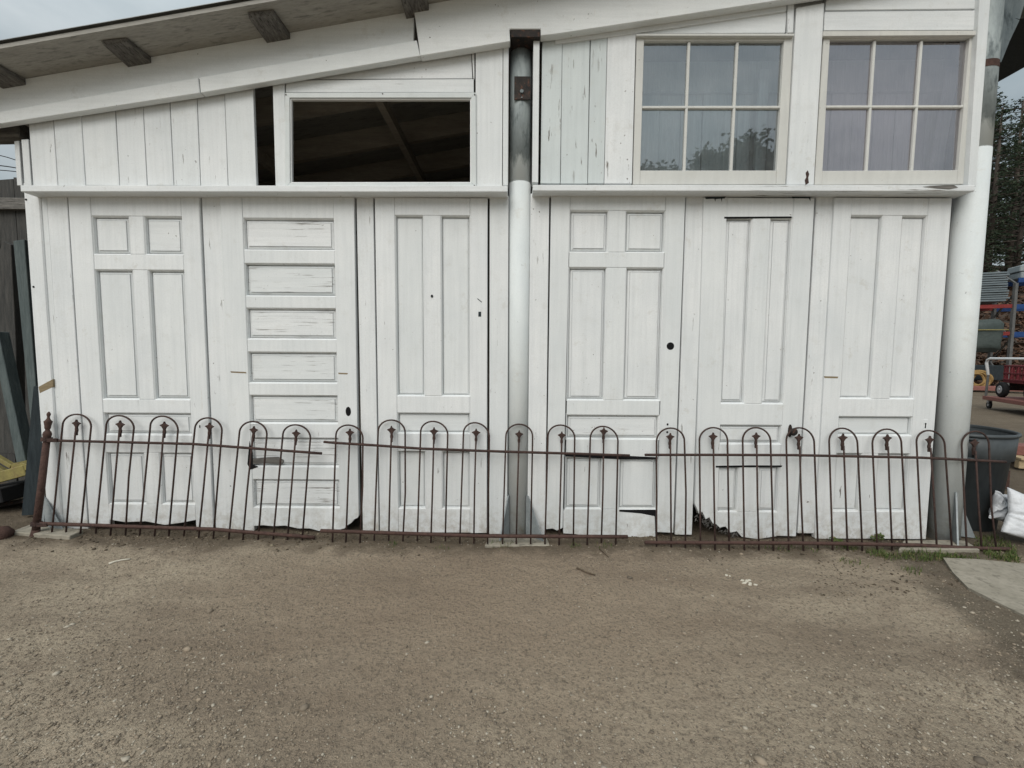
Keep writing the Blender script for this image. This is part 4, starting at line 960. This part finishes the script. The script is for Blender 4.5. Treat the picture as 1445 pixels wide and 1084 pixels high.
M['pale_t'] = M['pale']; twig([(154, 800), (163, 797), (172, 795), (184, 794)], .006, 'pale bleached twig on the gravel in front of the leftmost door', 'pale_t')

# ------------------------------------------------------------------ right background: hill, pines, rack, trolley
bm = BM(); prev = None
def hz(x, y):
    t = max(0, y - 13.2); return -.3 + min(7.5, t * .62) * (1 + .12 * mnoise.noise(Vector((x * .2, y * .2, 3)))) + .25 * mnoise.noise(Vector((x * .6, y * .6, 1)))
for j in range(60):
    y = 12.6 + j * .55; row = [bm.verts.new((x, y, hz(x, y))) for x in np.arange(4, 60, .8)]
    if prev:
        for k in range(len(row) - 1): bm.faces.new((prev[k], prev[k + 1], row[k + 1], row[k]))
    prev = row
M['bank'] = rough_mat('leafy_bank', (.045, .030, .022), (.075, .05, .036), 1.6, .95, .8, .08, (1, 1, 1), 0, (.045, .038, .03))
kind(link('hillside', bm, M['bank'], None, True), 'structure')
V = []
for k in range(9000):
    y = 13.4 + random.random() ** 1.3 * 11; x = (y + D) * random.uniform(.92, 1.45)
    c = Vector((x, y, hz(x, y) + .03 + random.random() * .12)); d = Vector((jit(1), jit(1), jit(.8))).normalized() * random.uniform(.06, .16); s_ = d.cross(Vector((jit(1), jit(1), 1))).normalized() * random.uniform(.04, .10)
    V.append([list(c - d), list(c + s_), list(c + d), list(c - s_)])
kind(quads_mesh('leaf_litter', np.array(V), M['litter']), 'stuff')
def pine_mesh(seed, h, low):
    rnd = random.Random(seed); bm = BM(); V = []
    tube(bm, [Vector((0, 0, -.5)), Vector((rnd.uniform(-.15, .15), 0, h * .5)), Vector((rnd.uniform(-.2, .2), 0, h * .97))], [h * .014, h * .010, h * .003], 8)
    z = h * low
    while z < h * .985:
        f = (z - h * low) / (h * (1 - low)); R_ = h * .17 * (1 - f) ** .75 * (.55 + .45 * min(1, f * 5)) + .25
        for b in range(rnd.randint(3, 5)):
            a = rnd.uniform(0, 2 * PI); r = R_ * rnd.uniform(.6, 1.15); up = rnd.uniform(-.05, .35) * r
            d = Vector((math.cos(a), math.sin(a), 0)); end = Vector((0, 0, z)) + d * r + Vector((0, 0, up))
            tube(bm, [Vector((0, 0, z)), Vector((0, 0, z)) + d * r * .5 + Vector((0, 0, up * .2)), end], [.03 + .02 * r, .03, .012], 4, False)
            for q in range(int(7 + r * 7)):
                t = rnd.uniform(.35, 1.08); c = Vector((0, 0, z)).lerp(end, t) + Vector((rnd.gauss(0, .14), rnd.gauss(0, .14), rnd.gauss(.03, .09)))
                for w_ in range(6):
                    dd = Vector((rnd.uniform(-1, 1), rnd.uniform(-1, 1), rnd.uniform(-.3, 1))).normalized() * rnd.uniform(.07, .17)
                    s_ = dd.cross(Vector((rnd.uniform(-1, 1), rnd.uniform(-1, 1), rnd.uniform(-1, 1))))
                    s_ = s_.normalized() * .035
                    V.append([list(c - dd * .2), list(c + dd * .4 + s_), list(c + dd), list(c + dd * .4 - s_)])
        z += h * rnd.uniform(.022, .038)
    return bm, np.array(V)
plist = [(27.5, 21, 11), (30.5, 24, 12.5), (34.0, 25.5, 14), (29.5, 26.8, 11.5), (37.2, 28.5, 15.5), (34.0, 30.0, 14), (39, 31, 15), (26, 24.5, 10.5), (41.5, 29.5, 16), (24.0, 20.6, 10), (43, 33, 16), (28.6, 23.4, 12), (32.6, 27.4, 12.5), (36.0, 31.5, 13.5), (31.2, 26.4, 12), (39.0, 34.5, 14), (30.0, 25.4, 13), (34.4, 29.2, 12)]
plabel = ['pine with the lowest crown nearest the white corner post', 'tall dark pine rising beside the white corner post', 'tall dark pine with the highest crown at the right edge']
protos = []
for k in range(3):
    bmk, Vk = pine_mesh(k + 3, 17, (.06, .13, .20)[k]); t = thing('pine_tree', 'dark pine on the leafy bank', 'tree', (0, 0, 0), 'pines on the bank behind the yard')
    o = link('trunk', bmk, M['bark'], None, True); o.parent = t; c = quads_mesh('crown', Vk, M['needle'], t); protos.append((t, [o, c]))
for i, (x, y, h) in enumerate(plist):
    t, ch = protos[i % 3]
    if i >= 3:
        t = t.copy(); COL.objects.link(t)
        for c in ch: q = c.copy(); COL.objects.link(q); q.parent = t
    t.location = (x, y, hz(x, y) - .1); t.rotation_euler = (0, 0, random.uniform(0, 6)); t.scale = (h / 17, h / 17, h / 20)
    t['label'] = 'tall dark green pine in the dense stand on the bank'

# storage rack
rk = G(1420, 553, 0); ex = Vector((.93, -.37, 0)).normalized(); ey = Vector((.37, .93, 0)).normalized(); ez = Vector((0, 0, 1))
rack = thing('storage_rack', 'tall pallet rack with grey uprights and red and blue beams in the far yard', 'rack', rk)
RB = lambda u, v, z: rk + ex * u + ey * v + ez * z
ZR = lambda py, d: H - (py - 505) / F * d
zt_ = ZR(376, 13.8)
for u in (0, 2.6, -2.6):
    for v in (0, .95):
        bm = BM(); bar(bm, RB(u, v, -.02), RB(u, v, zt_ - (.55 if v == 0 else 0)), .09, .09, .004); part('upright', bm, M['rack_grey'], rack)
    bm = BM(); z = .25; sgn = 0
    bar(bm, RB(u, .95, zt_), RB(u, .02, zt_ - .55), .05, .05, .002)
    while z < zt_ - 1.2:
        bar(bm, RB(u, .95 * sgn, z), RB(u, .95 * (1 - sgn), z + .75), .04, .04, .002); z += .75; sgn = 1 - sgn
    part('brace', bm, M['rack_grey'], rack)
for z, in ((ZR(432, 13.8),), (ZR(471, 13.8),)):
    for v in (0, .95):
        bm = BM(); bar(bm, RB(-2.55, v, z), RB(-.05, v, z), .05, .12, .003); part('beam', bm, M['rack_red'], rack, 'red rack beam')
for z in (ZR(396, 13.8), ZR(433, 13.8), ZR(472, 13.8)):
    for v in (0, .95):
        bm = BM(); bar(bm, RB(.05, v, z), RB(2.55, v, z), .05, .15, .003); part('beam', bm, M['rack_blue'], rack, 'blue rack beam')
ms_ = thing('sheet_stack', 'stack of blue grey corrugated sheets on the red rack beam', 'metal sheets', RB(-1.2, .5, ZR(427, 13.8)))
bm = BM(); z = ZR(425, 13.8); k = 0
while z < ZR(383, 13.8):
    obox(bm, RB(-1.25 + jit(.05), .45 + jit(.03), z + .03), ex, ey, ez, 2.1 + jit(.08), 1.0, .055, .006); z += .075
part('sheets', bm, M['sheet'], ms_)
tl_ = thing('tarp_covered_load', 'dark green tarp covered load on the lower shelf of the rack', 'load', RB(-1.3, .5, 0))
bm = BM(); obox(bm, RB(-1.15, .45, (ZR(497, 13.8) + ZR(451, 13.8)) / 2), ex, ey, ez, 1.9, 1.15, ZR(451, 13.8) - ZR(497, 13.8), .12)
bmesh.ops.subdivide_edges(bm, edges=bm.edges, cuts=6, use_grid_fill=True)
for v in bm.verts: v.co += Vector((mnoise.noise(v.co * 2), mnoise.noise(v.co * 2 + Vector((5, 0, 0))), mnoise.noise(v.co * 2 + Vector((0, 7, 0))))) * .07
part('cover', bm, M['tarp'], tl_, None, True)
bm = BM(); z = ZR(466, 13.8); tube(bm, [RB(-2.2, -.19, z), RB(-1.2, -.2, z + .01), RB(-.17, -.18, z)], .016, 6); part('strap', bm, M['yellow'], tl_)
bm = BM(); obox(bm, RB(-1.2, .5, .62), ex, ey, ez, 2.2, 1.0, .5, .02); tag(link('dark_crate', bm, M['dark_wood']), 'black crate in the shadow under the tarp covered load', 'crate')
cb = thing('rope_coil', 'tan coil of rope standing on the ground beneath the rack', 'rope', RB(-1.75, -.5, 0))
bm = BM()
for k in range(5):
    r = .20 + .045 * (k % 3); c = RB(-.95 + .05 * k, -.35 + .03 * k, .40)
    tube(bm, [c + ex * (r * math.cos(a)) + ez * (r * math.sin(a)) + ey * (.03 * math.sin(3 * a + k)) for a in np.linspace(0, 2 * PI, 28)], .035, 6)
part('coils', bm, M['rope'], cb)
bm = BM(); obox(bm, RB(-.6, -.3, .12), ex, ey, ez, 2.6, .5, .14, .01); tag(link('floor_timber', bm, M['redwood']), 'reddish timber lying on the ground beneath the rack', 'timber')
for i, (u, n_) in enumerate(((.35, 2), (.85, 4), (1.4, 5))):
    bm = BM()
    for k in range(n_): obox(bm, RB(u + jit(.02), .4, ZR(393, 13.8) + .11 + k * .22), ex, ey, ez, .42, .6, .20, .02)
    tag(link('block_stack', bm, M['block']), ['lowest pile of pale grey blocks on the top blue beam beside the upright', 'middle pile of pale grey blocks on the top blue beam', 'tallest pile of pale grey blocks on the top blue beam'][i], 'blocks')

# trolley and wagon
t0 = G(1388, 576, 0); tx = Vector((-.42, -.91, 0)).normalized(); ty = Vector((.91, -.42, 0)).normalized()
TP = lambda u, v, z: t0 + tx * u + ty * v + ez * z
tr_ = thing('flat_trolley', 'red brown flat trolley with white tube handle in the back yard', 'trolley', t0)
bm = BM(); obox(bm, TP(.80, .42, .235), tx, ty, ez, 1.75, .85, .085, .008); part('deck', bm, M['redwood'], tr_)
for u, v in ((.06, .06), (1.55, .06), (.06, .78), (1.55, .78)):
    bm = BM(); c = TP(u, v, .085); lathe(bm, c - ty * .02, [(.05, 0), (.084, .004), (.084, .036), (.05, .04)], 20, ty); wh = part('caster', bm, M['rubber'], tr_)
    bm = BM(); lathe(bm, c - ty * .024, [(.03, 0), (.03, .048)], 12, ty); obox(bm, c + ez * .07, tx, ty, ez, .06, .07, .05, .004); part('fork', bm, M['hub'], wh)
zt2 = H - .03
bm = BM(); tube(bm, [TP(.0, .02, .27), TP(.02, .02, .75)], .022, 10); part('handle_post', bm, M['rack_grey'], tr_)
bm = BM(); tube(bm, [TP(.02, .02, .74), TP(-.08, .02, zt2 - .1), TP(-.05, .02, zt2 - .03), TP(.05, .02, zt2), TP(.8, .02, zt2), TP(1.6, .02, zt2), TP(1.66, .02, zt2 - .06), TP(1.62, .02, .27)], .026, 12); part('handle', bm, M['white_tube'], tr_, None, True)
wg = thing('garden_wagon', 'maroon slatted wagon with black wheels standing on the flat trolley', 'wagon', TP(.8, .5, .28))
bm = BM(); obox(bm, TP(.85, .5, .62), tx, ty, ez, 1.35, .62, .05, .01); part('bed', bm, M['maroon'], wg)
bm = BM()
for v in (.2, .8):
    for z in (.66, .80, .96): obox(bm, TP(.85, v, z), tx, ty, ez, 1.35, .03, .035, .004)
    for k in range(14): obox(bm, TP(.2 + k * .1, v, .81), tx, ty, ez, .028, .024, .33, .004)
for u in (.19, 1.51):
    for z in (.66, .80, .96): obox(bm, TP(u, .5, z), tx, ty, ez, .03, .62, .035, .004)
    for k in range(7): obox(bm, TP(u, .22 + k * .095, .81), tx, ty, ez, .024, .028, .33, .004)
part('slatted_side', bm, M['maroon'], wg)
for u in (.30, 1.22):
    for v in (.14, .86):
        bm = BM(); c = TP(u, v, .28 + .165); lathe(bm, c - ty * .05, [(.09, .005), (.14, 0), (.163, .02), (.166, .05), (.163, .08), (.14, .10), (.09, .095)], 28, ty); wh = part('wheel', bm, M['rubber'], wg, None, True)
        bm = BM(); lathe(bm, c - ty * .052, [(.02, -.01), (.03, .006), (.08, .0), (.092, .012), (.092, .09), (.08, .104), (.02, .104)], 24, ty); part('rim', bm, M['hub'], wh)
    bm = BM(); tube(bm, [TP(u, .14, .445), TP(u, .86, .445)], .012, 8); obox(bm, TP(u, .5, .53), tx, ty, ez, .05, .5, .15, .004); part('axle', bm, M['dark_steel'], wg)
# pallet with boards further right
pc = G(1434, 661, 0); pl = thing('wooden_pallet', 'pale wooden pallet with a red brown board on it beyond the bin', 'pallet', pc)
px_, py_ = Vector((.95, -.3, 0)).normalized(), Vector((.3, .95, 0)).normalized()
bm = BM()
for v in (0, .4, .8): obox(bm, pc + px_ * .5 + py_ * v + ez * .05, px_, py_, ez, 1.0, .06, .09, .004)
part('bearer', bm, M['pallet'], pl)
bm = BM()
for k in range(6): obox(bm, pc + px_ * (.05 + k * .19) + py_ * .4 + ez * .108, px_, py_, ez, .11, .92, .022, .003)
part('deck_boards', bm, M['pallet'], pl)
bm = BM(); obox(bm, pc + px_ * .5 + py_ * .2 + ez * .17, px_, py_, ez, .9, .2, .10, .006); tag(link('red_timber', bm, M['redwood']), 'short red brown timber lying on the pale pallet', 'timber')
bm = BM(); c = G(1420, 690, 0); bar(bm, c, c + Vector((.02, .02, .16)), .03, .03, .002); tag(link('wooden_stake', bm, M['rust_red']), 'short brown stake standing right behind the bin', 'stake')

# ------------------------------------------------------------------ broadleaf trees across the yard (mirrored in the window)
def broadleaf(seed, h, cr):
    rnd = random.Random(seed); bm = BM(); V = []
    tube(bm, [Vector((0, 0, -.3)), Vector((.1, 0, h * .35)), Vector((0, .1, h * .8))], [h * .028, h * .02, h * .006], 8)
    for k in range(26):
        a = rnd.uniform(0, 2 * PI); el = rnd.uniform(-.2, 1.4); r = cr * rnd.uniform(.45, .95)
        c = Vector((math.cos(a) * math.cos(el) * r, math.sin(a) * math.cos(el) * r, h * .62 + math.sin(el) * r * (h * .36 / cr)))
        tube(bm, [Vector((0, 0, h * rnd.uniform(.3, .55))), c * .5 + Vector((0, 0, h * .22)), c], [.07, .05, .02], 5, False)
        cs = cr * rnd.uniform(.22, .38)
        for q in range(520):
            p = c + Vector((rnd.gauss(0, cs * .5), rnd.gauss(0, cs * .5), rnd.gauss(0, cs * .42))); d = Vector((rnd.uniform(-1, 1), rnd.uniform(-1, 1), rnd.uniform(-1, 1))).normalized() * rnd.uniform(.08, .15)
            s_ = d.cross(Vector((rnd.uniform(-1, 1), rnd.uniform(-1, 1), 1)))
            s_ = s_.normalized() * .08
            V.append([list(p - d), list(p + s_), list(p + d), list(p - s_)])
    return bm, np.array(V)
protos = []
for i, (x, y, h, cr) in enumerate(((7.9, -20, 11.6, 2.7), (11.4, -20.5, 12.9, 2.5), (9.8, -21.5, 11.4, 2.4), (13.2, -22, 11.2, 2.4), (15.6, -22, 10.6, 2.4))):
    t = thing('broadleaf_tree', 'round crowned green tree across the yard, mirrored in the clear window', 'tree', (x, y, 0), 'trees across the yard from the shed')
    if i < 2:
        b_, V_ = broadleaf(i + 20, 12, 2.2); o = link('trunk', b_, M['bark'], None, True); o.parent = t; c = quads_mesh('crown', V_, M['leaf'], t); protos.append([o, c])
    else:
        for c in protos[i % 2]: q = c.copy(); COL.objects.link(q); q.parent = t
    t.scale = (cr / 2.2, cr / 2.2, h / 12); t.rotation_euler = (0, 0, i * 1.7)
